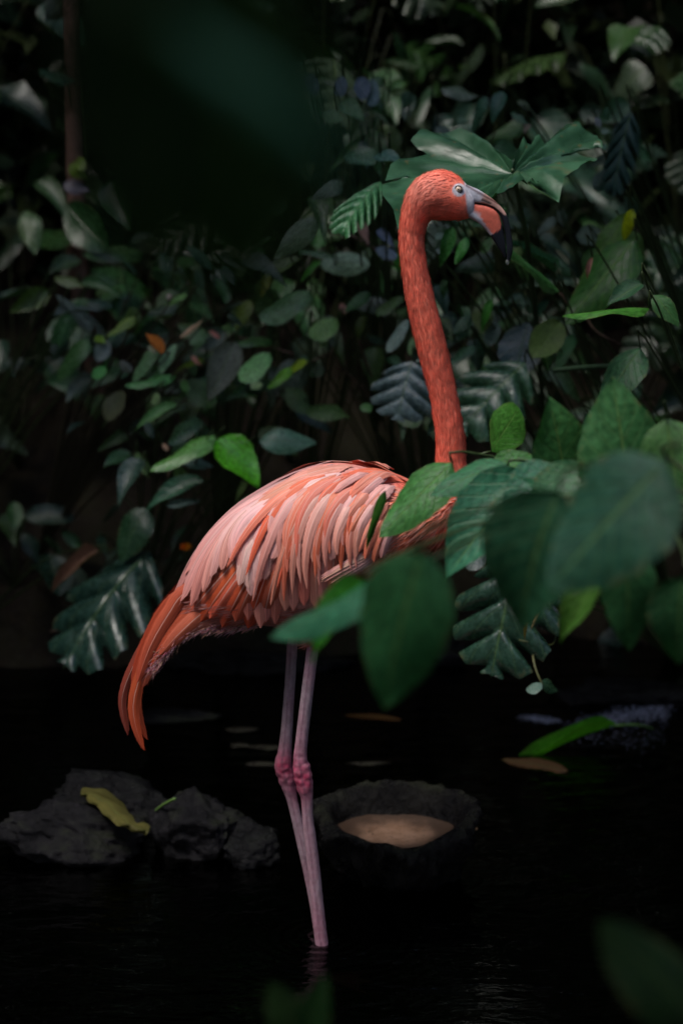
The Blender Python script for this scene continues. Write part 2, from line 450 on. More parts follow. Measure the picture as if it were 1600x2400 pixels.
# tones
G_DARK = (0.018, 0.045, 0.022); G_MID = (0.035, 0.085, 0.032); G_BRIGHT = (0.055, 0.17, 0.045); G_YEL = (0.11, 0.16, 0.03)
G_BLUE = (0.025, 0.055, 0.042); G_PALE = (0.12, 0.18, 0.085); BROWN = (0.20, 0.09, 0.045); TAN = (0.34, 0.20, 0.13); G_OLIVE = (0.05, 0.065, 0.02)
rnd = random.Random(7)

def plant(name, label, cat, root, leaves, group=None, mat=None, stem_col=(0.045, 0.07, 0.025), sag=0.06, sr=0.0022, extra=0, back=0.02):
    """root: world point where the plant grows; leaves: (base px, tip px, width px, kind, colour, Y base, Y tip[, roll])"""
    e = empty(name, root); tag(e, label, cat, group)
    leaves = list(leaves); base_n = len(leaves)
    for k in range(extra):
        q = leaves[rnd.randrange(base_n)]
        bx, by = q[1][0] + rnd.gauss(0, 55), q[1][1] + rnd.gauss(0, 45)
        a = rnd.uniform(0.0, math.pi); ln = rnd.uniform(42, 115)
        cc = rnd.choice([G_MID, G_DARK, (0.045, 0.11, 0.045), (0.06, 0.12, 0.04), G_BLUE, (0.07, 0.10, 0.07), (0.08, 0.13, 0.05)])
        dY = rnd.uniform(0.08, 0.35)
        leaves.append(((bx, by), (bx + ln * math.cos(a), by + ln * math.sin(a) * 0.8), ln * rnd.uniform(0.35, 0.7), rnd.choice(['ovate', 'oval', 'ovate', 'lance', 'heart']), cc, q[5] + dY, q[6] + dY - rnd.uniform(0, 0.1), rnd.uniform(-0.6, 0.6)))
    if back > 0.1:      # the bough the leaves grow from, rooted beyond the frame
        stem(e, [Vector(root), Vector(root) + Vector((0.06, 0.05, -0.3)), Vector((root[0] + 0.18, root[1] + 0.1, -0.15))], 0.006, 0.011, stem_col)
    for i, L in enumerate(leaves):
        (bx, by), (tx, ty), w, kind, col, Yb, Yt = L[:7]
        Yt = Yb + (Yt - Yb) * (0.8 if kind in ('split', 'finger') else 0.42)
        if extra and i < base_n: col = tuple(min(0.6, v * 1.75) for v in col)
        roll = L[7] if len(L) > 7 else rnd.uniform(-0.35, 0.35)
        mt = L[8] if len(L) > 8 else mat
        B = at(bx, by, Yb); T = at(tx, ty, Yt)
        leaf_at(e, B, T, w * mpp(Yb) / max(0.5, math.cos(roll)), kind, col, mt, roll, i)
        if len(L) > 9: continue
        mid = B.lerp(Vector(root), 0.45) + Vector((0, back, sag))
        dirb = (B - T).normalized() * 0.03
        stem(e, [B, B + dirb * 0.6 + Vector((0, 0, 0.004)), mid, Vector(root)], sr * 0.7, sr * 1.4, stem_col)
    return e

# ---- hand placed plants
def gz(x, y): return Vector((x, y, max(ground_z(x, y), -0.02)))
LB = dict(stem_col=(0.06, 0.05, 0.03))
def hero_leaf():
    """the wide, pleated, deeply lobed leaf behind the head"""
    e = empty('philodendron', gz(0.62, 2.2))
    tag(e, 'philodendron with one huge pleated lobed leaf spread behind the flamingo head', 'plant')
    cx, cy = 1200, 396
    ol = [(1196, 388), (1159, 362), (1123, 330), (1078, 308), (1032, 299), (986, 309), (962, 332), (1000, 352), (955, 362), (915, 385), (902, 408), (950, 404),
          (894, 436), (896, 470), (922, 500), (936, 530), (945, 500), (985, 490), (1040, 492), (1095, 488), (1129, 466), (1159, 468), (1200, 450), (1234, 428), (1241, 415), (1222, 410),
          (1276, 432), (1309, 458), (1322, 424), (1352, 408), (1379, 384), (1400, 361), (1350, 358), (1310, 360), (1375, 338), (1412, 342), (1399, 308), (1363, 303),
          (1330, 277), (1310, 300), (1287, 328), (1262, 326), (1226, 333), (1210, 366), (1204, 388)]
    ol = ol
    # resample
    P = []
    for i in range(len(ol)):
        a, b = Vector(ol[i]), Vector(ol[(i + 1) % len(ol)])
        for k in range(4): P.append(a.lerp(b, k / 4))
    veins = [(965, 355), (905, 405), (935, 525), (1090, 480), (1145, 465), (1230, 420), (1307, 456), (1399, 361), (1399, 310), (1328, 285), (1240, 332), (1035, 302)]
    va = sorted(math.atan2(y - cy, x - cx) for x, y in veins)
    NR = 12; V, U, Fc = [], [], []
    m = len(P)
    for j in range(NR + 1):
        r = (j / NR)
        for p in P:
            x = cx + (p.x - cx) * r; y = cy + (p.y - cy) * r
            ang = math.atan2(p.y - cy, p.x - cx)
            dv = min(abs((ang - a + math.pi) % (2 * math.pi) - math.pi) for a in va)
            # veins sunk, blade raised between them, margins droop towards us
            z = min(dv / 0.16, 1.0); lift = 0.030 * (z * z * (3 - 2 * z)) * min(1, r * 1.6) * (1 - 0.35 * r)
            dist = math.hypot(p.x - cx, p.y - cy) * r
            Y = 0.36 + (cy - y) * 0.0020 - 0.05 * (dist / 300) ** 2
            q = at(x, y, Y) + Vector((0, -0.25, 1)).normalized() * (lift - 0.010) 
            q += Vector((0, 0, 0.006 * fbm(x * 0.03, y * 0.03, 1)))
            V.append(q - e.location); U.append((0.5 + 0.5 * min(1, dv / 0.3) * 0.9, r))
    for j in range(NR):
        for i in range(m):
            k = (i + 1) % m
            if i == m - 1: continue
            Fc.append((j * m + i, j * m + k, (j + 1) * m + k, (j + 1) * m + i))
    me = pyd('leaf', V, Fc); set_uv(me, U); me.materials.append(M_LEAF_LOBED)
    me.polygons.foreach_set('use_smooth', [True] * len(Fc))
    o = bpy.data.objects.new('leaf', me); COL.objects.link(o); o.parent = e; o.color = (0.026, 0.066, 0.030, 1)
    c = at(cx, cy, 0.36)
    for (x, y) in veins:          # raised ribs
        Ye = 0.36 + (cy - y) * 0.0020 - 0.05 * (math.hypot(x - cx, y - cy) / 300) ** 2
        Ye -= 0.004
        pts = []
        for k in range(8):
            t = k / 7 * 0.93; X = cx + (x - cx) * t; Yp = cy + (y - cy) * t
            YY = 0.36 + (cy - Yp) * 0.0020 - 0.05 * (math.hypot(X - cx, Yp - cy) / 300) ** 2
            pts.append(at(X, Yp, YY) + Vector((0, -0.25, 1)).normalized() * -0.0125 + Vector((0, 0, 0.006 * fbm(X * 0.03, Yp * 0.03, 1))))
        me = tube_mesh('rib', pts, [0.0022 - 0.0019 * k / 7 for k in range(8)], 5); set_col(me, [(0.06, 0.15, 0.045)] * len(me.vertices))
        link('rib', me, M_STEM, e)
    stem(e, [c + Vector((0, 0, -0.002)), at(1215, 470, 0.55), at(1250, 700, 1.0), e.location], 0.0035, 0.007, (0.035, 0.06, 0.02))
    return e
hero_leaf()

plant('fingered_philodendron', 'fingered leaf with many narrow green lobes just left of the flamingo head', 'plant', gz(0.15, 2.4), [
    ((893, 425), (800, 488), 95, 'finger', (0.05, 0.13, 0.05), 0.75, 0.6, 0.2),
    ((880, 385), (800, 350), 70, 'ovate', G_DARK, 0.9, 1.0, 0.1),
    ((745, 512), (648, 598), 52, 'ovate', (0.07, 0.11, 0.07), 1.1, 1.0, -0.5),
    ((935, 380), (872, 352), 50, 'oval', G_BLUE, 0.8, 0.9, 0.2)], mat=M_LEAF_WAXY, extra=8)
plant('young_aroid', 'pale glossy arrow shaped leaf on a green stalk left of the upper neck', 'plant', gz(-0.1, 2.15), [
    ((745, 618), (866, 618), 50, 'oval', (0.12, 0.17, 0.11), 1.35, 1.3, 0.5),
    ((752, 612), (700, 655), 18, 'lance', G_BRIGHT, 1.35, 1.25, 0),
    ((868, 686), (812, 718), 30, 'ovate', G_MID, 1.4, 1.3),
    ((857, 738), (828, 788), 26, 'ovate', G_OLIVE, 1.45, 1.4),
    ((790, 748), (728, 790), 62, 'oval', (0.07, 0.15, 0.05), 1.3, 1.2, 0.1),
    ((765, 800), (752, 812), 20, 'oval', G_PALE, 1.3, 1.25)], mat=M_LEAF, extra=14)
plant('creeping_aroid', 'creeper with a broad pale edged leaf and a grey drooping leaf above the flamingo back', 'plant', gz(-0.35, 2.1), [
    ((730, 682), (610, 748), 84, 'oval', (0.055, 0.11, 0.05), 1.45, 1.3, 0.3),
    ((552, 800), (490, 932), 76, 'ovate', (0.075, 0.085, 0.07), 1.35, 1.2, -0.2, M_LEAF_MATT),
    ((634, 828), (560, 885), 66, 'oval', (0.12, 0.22, 0.09), 1.3, 1.2, 0.2),
    ((720, 846), (672, 868), 24, 'ovate', (0.16, 0.24, 0.03), 1.3, 1.25, 0),
    ((685, 860), (626, 906), 32, 'ovate', (0.10, 0.18, 0.03), 1.3, 1.2, 0.2),
    ((614, 898), (590, 910), 26, 'oval', G_PALE, 1.25, 1.2),
    ((475, 770), (452, 815), 38, 'ovate', (0.08, 0.13, 0.06), 1.5, 1.4),
    ((705, 605), (618, 632), 46, 'oval', G_OLIVE, 1.5, 1.4, 0.3),
    ((600, 575), (590, 630), 40, 'ovate', G_MID, 1.5, 1.5),
    ((628, 640), (612, 690), 26, 'ovate', (0.09, 0.09, 0.015), 1.6, 1.5),
    ((588, 700), (545, 760), 40, 'ovate', (0.07, 0.09, 0.02), 1.6, 1.5)], mat=M_LEAF, extra=26)
plant('leafy_creeper', 'tangled creeper with pale green leaves and dry curled leaves at the left edge', 'plant', gz(-0.85, 2.1), [
    ((412, 880), (292, 896), 44, 'ovate', (0.05, 0.14, 0.05), 1.35, 1.25, 0.4),
    ((415, 950), (312, 990), 34, 'lance', (0.06, 0.13, 0.05), 1.3, 1.2, 0.1),
    ((372, 812), (298, 878), 42, 'ovate', (0.09, 0.16, 0.08), 1.4, 1.3, 0.3),
    ((415, 806), (372, 868), 32, 'oval', (0.15, 0.22, 0.13), 1.4, 1.3, 0.2),
    ((318, 742), (248, 784), 30, 'lance', (0.11, 0.15, 0.04), 1.5, 1.4),
    ((250, 795), (232, 845), 38, 'oval', (0.09, 0.11, 0.10), 1.5, 1.4),
    ((210, 795), (118, 872), 60, 'ovate', G_MID, 1.5, 1.4, 0.3),
    ((290, 915), (248, 980), 50, 'oval', (0.08, 0.085, 0.05), 1.5, 1.4, 0.1, M_LEAF_MATT),
    ((225, 785), (245, 802), 22, 'lance', G_YEL, 1.5, 1.4),
    ((250, 860), (218, 885), 30, 'oval', G_BRIGHT, 1.45, 1.4),
    ((440, 690), (382, 705), 20, 'ovate', (0.12, 0.2, 0.07), 1.5, 1.5),
    ((478, 850), (400, 862), 14, 'blade', (0.12, 0.17, 0.05), 1.4, 1.35),
    ((370, 920), (360, 950), 22, 'oval', G_PALE, 1.3, 1.3),
    ((425, 890), (440, 920), 24, 'oval', (0.06, 0.14, 0.05), 1.3, 1.3),
    ((300, 850), (285, 872), 40, 'ovate', (0.08, 0.09, 0.08), 1.4, 1.4),
    ((380, 830), (350, 768), 32, 'ovate', (0.26, 0.10, 0.05), 1.35, 1.4, 0.2, M_LEAF_DRY),
    ((420, 792), (478, 742), 14, 'lance', (0.42, 0.25, 0.17), 1.35, 1.35, 0, M_LEAF_DRY),
    ((490, 775), (515, 792), 14, 'oval', (0.40, 0.19, 0.14), 1.4, 1.4, 0, M_LEAF_DRY),
    ((448, 835), (475, 852), 16, 'ovate', (0.38, 0.20, 0.14), 1.35, 1.35, 0, M_LEAF_DRY),
    ((345, 812), (368, 825), 14, 'oval', (0.5, 0.38, 0.25), 1.35, 1.35, 0, M_LEAF_DRY),
    ((395, 705), (398, 688), 14, 'oval', (0.48, 0.30, 0.24), 1.45, 1.45, 0, M_LEAF_DRY)], mat=M_LEAF, **LB, extra=34)
plant('bird_nest_fern', 'streaky grey green fronds at the left edge above the creeper', 'fern', gz(-1.15, 2.2), [
    ((130, 690), (225, 760), 40, 'finger', (0.07, 0.09, 0.08), 1.6, 1.5, 0.2),
    ((125, 745), (215, 705), 30, 'lance', (0.07, 0.09, 0.09), 1.6, 1.5),
    ((190, 700), (130, 780), 50, 'finger', G_MID, 1.6, 1.5)], mat=M_LEAF, extra=8)
plant('trefoil_vine', 'vine with three bright green glossy leaves in a row above the flamingo wing', 'vine', gz(-0.55, 1.95), [
    ((508, 1020), (348, 1092), 66, 'ovate', (0.05, 0.15, 0.045), 1.15, 1.0, 0.35),
    ((506, 1030), (614, 1124), 100, 'ovate', (0.05, 0.20, 0.035), 1.1, 0.98, -0.1),
    ((606, 1034), (734, 1024), 62, 'ovate', (0.05, 0.10, 0.07), 1.2, 1.15, 0.3),
    ((480, 1130), (338, 1152), 58, 'ovate', (0.025, 0.065, 0.042), 1.2, 1.1, 0.2),
    ((425, 1078), (500, 1090), 30, 'ovate', G_BLUE, 1.3, 1.25, 0.2),
    ((392, 1186), (465, 1172), 18, 'ovate', (0.05, 0.08, 0.08), 1.25, 1.2, 0.5),
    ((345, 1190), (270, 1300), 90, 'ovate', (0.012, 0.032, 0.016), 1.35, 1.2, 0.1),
    ((380, 1040), (395, 1055), 14, 'oval', (0.45, 0.22, 0.17), 1.15, 1.15, 0, M_LEAF_DRY)], mat=M_LEAF_WAXY, extra=14)
plant('split_leaf_monstera', 'dark monstera leaf with finger like splits at the lower left edge', 'plant', gz(-1.0, 1.95), [
    ((352, 1290), (118, 1500), 250, 'split', (0.02, 0.045, 0.035), 1.35, 1.1, 0.35),
    ((230, 1290), (110, 1370), 40, 'blade', (0.16, 0.10, 0.07), 1.4, 1.3, 0, M_LEAF_DRY)], mat=M_LEAF_WAXY)
plant('drooping_monstera', 'blue grey drooping split leaves hanging behind the middle of the neck', 'plant', gz(0.25, 2.1), [
    ((965, 845), (925, 968), 165, 'split', (0.05, 0.075, 0.075), 0.95, 0.85, 0.1),
    ((1010, 830), (990, 965), 120, 'split', (0.035, 0.06, 0.05), 1.05, 0.95, -0.2),
    ((958, 748), (904, 818), 32, 'oval', (0.10, 0.14, 0.11), 1.1, 1.0, 0.1),
    ((968, 790), (960, 830), 18, 'oval', G_PALE, 1.1, 1.05),
    ((850, 945), (868, 965), 30, 'ovate', (0.05, 0.13, 0.04), 1.25, 1.2),
    ((885, 538), (920, 572), 24, 'ovate', (0.06, 0.08, 0.11), 1.2, 1.1, 0.2),
    ((880, 580), (925, 600), 30, 'oval', (0.06, 0.08, 0.11), 1.2, 1.1, 0.3),
    ((946, 590), (922, 640), 30, 'ovate', G_BRIGHT, 1.2, 1.2),
    ((840, 508), (866, 570), 24, 'ovate', (0.22, 0.13, 0.12), 1.25, 1.2, 0, M_LEAF_DRY),
    ((798, 710), (808, 735), 16, 'oval', (0.28, 0.17, 0.14), 1.4, 1.35, 0, M_LEAF_DRY)], mat=M_LEAF_WAXY, extra=8)
plant('shade_monstera', 'dark monstera with pale shining leaf tips right of the neck', 'plant', gz(0.75, 2.1), [
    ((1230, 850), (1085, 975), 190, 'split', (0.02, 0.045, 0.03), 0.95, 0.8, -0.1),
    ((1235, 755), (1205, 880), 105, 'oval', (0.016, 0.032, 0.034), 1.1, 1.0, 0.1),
    ((1165, 755), (1140, 805), 38, 'oval', (0.035, 0.06, 0.04), 1.15, 1.1, 0.1),
    ((1154, 702), (1120, 772), 22, 'lance', (0.05, 0.14, 0.035), 1.1, 1.05, 0),
    ((1105, 740), (1062, 780), 30, 'ovate', G_DARK, 1.2, 1.1),
    ((1225, 690), (1182, 705), 18, 'ovate', (0.025, 0.05, 0.03), 1.2, 1.2)], mat=M_LEAF_WAXY, extra=16)
plant('strap_leaf_lily', 'long green strap leaves slanting down right behind the bill', 'plant', gz(0.95, 2.0), [
    ((1310, 684), (1190, 560), 20, 'blade', (0.035, 0.09, 0.03), 0.75, 0.7, 0.2),
    ((1300, 640), (1195, 545), 24, 'blade', (0.02, 0.055, 0.03), 0.9, 0.9, 0.2),
    ((1340, 650), (1290, 560), 24, 'blade', G_DARK, 1.1, 1.1),
    ((1060, 530), (1034, 620), 32, 'ovate', (0.025, 0.08, 0.025), 0.8, 0.75),
    ((1095, 555), (1064, 618), 26, 'ovate', (0.045, 0.12, 0.03), 0.85, 0.8),
    ((1018, 560), (1050, 545), 20, 'lance', (0.05, 0.08, 0.06), 0.9, 0.9),
    ((1015, 590), (1062, 580), 18, 'lance', (0.07, 0.09, 0.08), 1.0, 1.0),
    ((1048, 655), (1025, 700), 24, 'lance', G_DARK, 1.0, 1.0)], mat=M_LEAF, extra=16)
plant('broad_leaf_aroid', 'broad olive green shaded leaf folding down at the right edge beside a pink stalk', 'plant', gz(1.25, 2.0), [
    ((1490, 560), (1318, 750), 130, 'ovate', (0.016, 0.038, 0.010), 0.9, 0.75, 0.1),
    ((1475, 500), (1400, 600), 60, 'oval', (0.03, 0.055, 0.015), 1.0, 0.95, 0.1),
    ((1482, 490), (1448, 560), 34, 'ovate', (0.09, 0.13, 0.02), 0.9, 0.9, 0.2),
    ((1388, 602), (1366, 658), 13, 'lance', (0.24, 0.14, 0.13), 0.7, 0.7, 0, M_LEAF_DRY),
    ((1500, 815), (1402, 945), 100, 'ovate', (0.022, 0.055, 0.03), 0.5, 0.35, 0.2),
    ((1478, 260), (1425, 440), 80, 'split', (0.018, 0.035, 0.03), 1.2, 1.1, 0.1)], mat=M_LEAF_MATT, extra=12)
plant('narrow_leaf_shrub', 'sharp bright green narrow leaf jutting in from the right edge below the bill', 'shrub', Vector((1.05, 0.9, 0.05)), [
    ((1520, 722), (1318, 717), 36, 'lance', (0.05, 0.14, 0.035), 0.25, 0.1, 0.75),
    ((1505, 665), (1424, 700), 52, 'ovate', (0.02, 0.055, 0.03), 0.35, 0.25, 0.1),
    ((1530, 690), (1590, 750), 50, 'ovate', (0.03, 0.08, 0.03), 0.3, 0.2, 0.1)], mat=M_LEAF_MATT)
plant('canopy_sprig', 'bluish glossy leaves with sky sheen in their colour at the top centre', 'plant', gz(0.1, 2.6), [  # sky reflection put into the bluish leaf colours
    ((800, 178), (790, 225), 34, 'oval', (0.05, 0.07, 0.10), 1.5, 1.4, 0.2),
    ((845, 180), (850, 230), 40, 'oval', (0.05, 0.07, 0.10), 1.5, 1.4, 0.1),
    ((872, 185), (868, 245), 34, 'oval', (0.05, 0.08, 0.09), 1.5, 1.4, 0.3),
    ((715, 175), (735, 215), 34, 'oval', (0.05, 0.07, 0.09), 1.5, 1.4, 0.1),
    ((752, 262), (800, 280), 36, 'ovate', (0.09, 0.16, 0.08), 1.4, 1.3, 0.2),
    ((795, 240), (850, 272), 46, 'ovate', (0.06, 0.11, 0.05), 1.4, 1.3, 0.1),
    ((1140, 225), (1090, 305), 30, 'lance', (0.03, 0.07, 0.04), 1.2, 1.2, 0.1),
    ((1180, 215), (1150, 268), 36, 'ovate', (0.02, 0.055, 0.03), 1.3, 1.2, 0.1),
    ((960, 215), (945, 255), 30, 'ovate', G_DARK, 1.4, 1.4)], mat=M_LEAF_WAXY, extra=24)
plant('pale_sprig', 'small pale leaves at the top right beyond the huge lobed leaf', 'plant', gz(1.2, 2.4), [
    ((1395, 275), (1408, 300), 16, 'ovate', (0.16, 0.17, 0.18), 1.3, 1.3, 0.1),
    ((1405, 310), (1430, 305), 16, 'ovate', (0.13, 0.17, 0.14), 1.3, 1.3, 0.1),
    ((1412, 340), (1422, 350), 18, 'ovate', (0.12, 0.2, 0.14), 1.2, 1.2, 0.1),
    ((1420, 250), (1425, 285), 16, 'ovate', (0.05, 0.1, 0.06), 1.3, 1.3, 0.1),
    ((1240, 290), (1225, 310), 16, 'ovate', (0.16, 0.13, 0.11), 1.5, 1.5, 0.1, M_LEAF_DRY)], mat=M_LEAF, extra=14)
plant('bank_monstera', 'dark drooping monstera leaf hanging over the water below the foreground leaves', 'plant', gz(0.9, 1.9), [
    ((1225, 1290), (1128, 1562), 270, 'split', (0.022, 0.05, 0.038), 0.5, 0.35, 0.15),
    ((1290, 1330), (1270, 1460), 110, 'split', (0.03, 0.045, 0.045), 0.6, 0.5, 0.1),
    ((1140, 1255), (1095, 1330), 60, 'oval', (0.04, 0.065, 0.065), 0.6, 0.5, 0.3),
    ((1232, 1440), (1226, 1510), 9, 'lance', (0.42, 0.32, 0.12), 0.35, 0.35, 0, M_LEAF_DRY),
    ((1262, 1420), (1240, 1480), 10, 'lance', (0.36, 0.28, 0.14), 0.4, 0.4, 0, M_LEAF_DRY)], mat=M_LEAF_WAXY)
# hanging vine over the water
e = empty('hanging_vine', at(1252, 1300, 0.5)); tag(e, 'thin pale vine hanging to the water with one shiny leaf at its end', 'vine')
stem(e, [at(1235, 1360, 0.5), at(1245, 1500, 0.45), at(1252, 1560, 0.4), at(1270, 1605, 0.38)], 0.0028, 0.0018, (0.13, 0.13, 0.05))
leaf_at(e, at(1268, 1600, 0.38), at(1236, 1622, 0.36), 0.03, 'oval', (0.1, 0.16, 0.14), M_LEAF_WAXY, 0.3)
leaf_at(e, at(1268, 1600, 0.38), at(1310, 1618, 0.4), 0.03, 'ovate', G_DARK, M_LEAF_WAXY, 0.3)
stem(e, [at(1215, 1500, 0.42), at(1280, 1512, 0.42), at(1300, 1500, 0.45), at(1302, 1450, 0.5)], 0.0015, 0.0015, (0.06, 0.07, 0.02))

# twigs on the bank (each a loose stick of its own)
for lab, c, r in (('pale straight twig slanting right above the flamingo back', [(560, 790, 1.5), (620, 808, 1.45), (688, 830, 1.4)], 0.0045),
                  ('reddish twig rising to the right above the flamingo back', [(700, 862, 1.35), (745, 840, 1.35), (785, 820, 1.4)], 0.0032),
                  ('curved dark grey twig left of the upper neck', [(760, 540, 1.5), (840, 560, 1.4), (930, 625, 1.4)], 0.0045),
                  ('thin upright twig between small leaves left of the neck', [(838, 790, 1.5), (855, 840, 1.5), (872, 885, 1.5)], 0.0035),
                  ('thin twig crossing the dark hollow left of the neck', [(790, 860, 1.6), (830, 890, 1.6), (870, 930, 1.6)], 0.003),
                  ('brown twig sloping down at the right edge above the foreground leaves', [(1370, 742, 1.0), (1400, 780, 1.0), (1455, 808, 1.0)], 0.0035),
                  ('pinkish twig ending in the dark behind the strap leaves', [(1270, 655, 1.0), (1310, 685, 0.95), (1330, 715, 0.95)], 0.0035),
                  ('long thin root trailing low across the dark bank at left', [(120, 1480, 1.5), (230, 1455, 1.4), (370, 1435, 1.3)], 0.003),
                  ('short upright stick below the bright vine leaf', [(398, 1085, 1.3), (397, 1100, 1.3), (394, 1120, 1.3)], 0.004)):
    pts = [at(*q) for q in c]
    o = stem(None, [p - pts[0] for p in pts], r, r * 0.6, name='twig', mat=M_TWIG); o.location = pts[0]
    tag(o, lab, 'twig', 'twigs on the bank')
# a green stalk
o = stem(None, [Vector((0, 0, 0)), at(1360, 862, 0.7) - at(1295, 868, 0.75), at(1440, 858, 0.6) - at(1295, 868, 0.75)], 0.005, 0.006, (0.03, 0.06, 0.03), name='leaf_stalk')
o.location = at(1295, 868, 0.75); tag(o, 'thick horizontal green stalk right of the neck above the foreground leaves', 'stalk')
# marigold-like spot
e = empty('orange_blossom', at(436, 1280, 1.3)); tag(e, 'tiny orange blossom in the dark behind the flamingo wing', 'flower')
for k in range(7):
    a = k * 2 * math.pi / 7
    leaf_at(e, e.location.copy(), e.location + Vector((math.cos(a) * 0.014, -0.004, math.sin(a) * 0.010)), 0.009, 'oval', (0.55, 0.17, 0.02), M_LEAF_DRY, 0, name='petal')
stem(e, [e.location, e.location + Vector((0.01, 0.1, -0.1)), gz(-0.3, 1.95)], 0.001, 0.002)

# ---- palm trunk and ragged leaf seen through the gap at the upper left
e = empty('slender_tree', gz(at(187, 700, 2.6).x, 2.65)); tag(e, 'slender pinkish barked tree trunk seen between dark leaves at the upper left', 'tree')
b0 = e.location
stem(e, [b0 + Vector((0.05, 0, -0.1)), at(185, 620, 2.6), at(180, 450, 2.6), at(178, 200, 2.7) + Vector((0, 0, 0.4))], 0.034, 0.024, name='trunk', mat=M_BARK, n=16, sides=12)
leaf_at(e, at(205, 375, 2.4), at(165, 395, 2.4), 0.05, 'lance', (0.13, 0.20, 0.04), M_LEAF, 0.1)
leaf_at(e, at(165, 385, 2.4), at(210, 415, 2.4), 0.05, 'lance', (0.14, 0.22, 0.04), M_LEAF, 0.1)
leaf_at(e, at(150, 432, 2.4), at(215, 440, 2.4), 0.05, 'lance', (0.14, 0.13, 0.17), M_LEAF, 0.1)
leaf_at(e, at(170, 505, 2.4), at(192, 520, 2.4), 0.04, 'oval', (0.2, 0.25, 0.28), M_LEAF, 0.1)

# ------------------------------------------------------------------ foreground plants
FG = (0.040, 0.105, 0.042)
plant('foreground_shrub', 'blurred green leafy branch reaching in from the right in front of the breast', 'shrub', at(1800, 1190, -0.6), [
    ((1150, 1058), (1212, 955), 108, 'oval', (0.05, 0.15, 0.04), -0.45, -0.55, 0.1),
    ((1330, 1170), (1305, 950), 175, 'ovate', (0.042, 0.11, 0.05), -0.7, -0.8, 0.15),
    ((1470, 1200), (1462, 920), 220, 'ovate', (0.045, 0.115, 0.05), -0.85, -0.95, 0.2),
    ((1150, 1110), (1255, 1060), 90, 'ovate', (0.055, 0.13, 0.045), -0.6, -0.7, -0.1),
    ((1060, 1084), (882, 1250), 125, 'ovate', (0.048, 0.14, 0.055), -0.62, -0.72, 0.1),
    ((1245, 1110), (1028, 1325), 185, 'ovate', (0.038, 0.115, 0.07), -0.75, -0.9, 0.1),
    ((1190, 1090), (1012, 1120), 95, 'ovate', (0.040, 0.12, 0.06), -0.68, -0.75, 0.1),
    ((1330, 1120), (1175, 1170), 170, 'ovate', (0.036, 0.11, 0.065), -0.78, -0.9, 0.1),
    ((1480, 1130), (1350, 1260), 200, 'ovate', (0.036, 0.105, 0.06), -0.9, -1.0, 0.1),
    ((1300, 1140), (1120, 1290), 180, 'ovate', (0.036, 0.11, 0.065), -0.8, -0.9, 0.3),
    ((902, 1150), (836, 1284), 26, 'lance', (0.03, 0.09, 0.02), -0.62, -0.66, 0.1, M_LEAF_MATT, 'no stalk'),
    ((1400, 1100), (1240, 1250), 200, 'ovate', (0.038, 0.10, 0.05), -0.85, -1.0, 0.1),
    ((1560, 980), (1590, 1180), 150, 'ovate', FG, -0.9, -1.0, 0.2)], mat=M_LEAF_MATT, sr=0.0022, sag=-0.03, back=0.22)
plant('near_shrub', 'strongly blurred large dark green leaves nearest the viewer below the breast', 'shrub', at(1820, 1230, -1.4), [
    ((1010, 1318), (615, 1470), 150, 'ovate', (0.040, 0.125, 0.06), -1.55, -1.45, 0.3),
    ((860, 1360), (690, 1530), 125, 'ovate', (0.035, 0.12, 0.025), -1.45, -1.4, 0.4),
    ((990, 1290), (858, 1668), 245, 'ovate', (0.035, 0.105, 0.038), -1.75, -1.8, 0.05),
    ((1310, 1150), (1160, 1465), 270, 'ovate', (0.026, 0.075, 0.045), -1.6, -1.65, 0.1),
    ((1560, 1080), (1265, 1370), 330, 'ovate', (0.026, 0.072, 0.042), -1.7, -1.7, 0.1),
    ((1430, 1320), (1288, 1495), 92, 'ovate', (0.055, 0.13, 0.035), -1.2, -1.2, 0.1),
    ((1470, 1270), (1464, 1535), 140, 'ovate', (0.030, 0.085, 0.036), -1.3, -1.35, 0.1),
    ((1600, 1350), (1570, 1560), 150, 'ovate', (0.024, 0.07, 0.03), -1.4, -1.45, 0.1)], mat=M_LEAF_MATT, sr=0.0025, sag=-0.03, back=0.35)
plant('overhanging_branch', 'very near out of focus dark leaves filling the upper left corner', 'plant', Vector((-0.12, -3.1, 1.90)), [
    ((400, 40), (930, 430), 95, 'lance', (0.065, 0.16, 0.11), -3.08, -3.08, 0.1),  # paler leaf standing in for a lit streak, light put into its colour
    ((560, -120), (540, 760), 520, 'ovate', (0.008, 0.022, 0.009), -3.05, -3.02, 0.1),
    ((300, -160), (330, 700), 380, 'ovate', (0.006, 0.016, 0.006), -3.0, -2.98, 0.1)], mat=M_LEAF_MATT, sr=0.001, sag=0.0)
plant('waterside_seedling', 'small blurred green seedling at the very bottom in front of the foot', 'plant', at(730, 2600, -2.0), [
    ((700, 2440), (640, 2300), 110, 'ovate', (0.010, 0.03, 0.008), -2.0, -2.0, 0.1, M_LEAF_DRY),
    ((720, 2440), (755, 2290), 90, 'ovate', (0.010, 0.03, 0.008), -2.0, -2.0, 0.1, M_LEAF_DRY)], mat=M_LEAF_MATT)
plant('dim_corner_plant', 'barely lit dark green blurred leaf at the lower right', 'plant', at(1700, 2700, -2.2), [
    ((1640, 2400), (1420, 2150), 230, 'ovate', (0.006, 0.020, 0.006), -2.2, -2.2, 0.1, M_LEAF_DRY)], mat=M_LEAF_MATT)

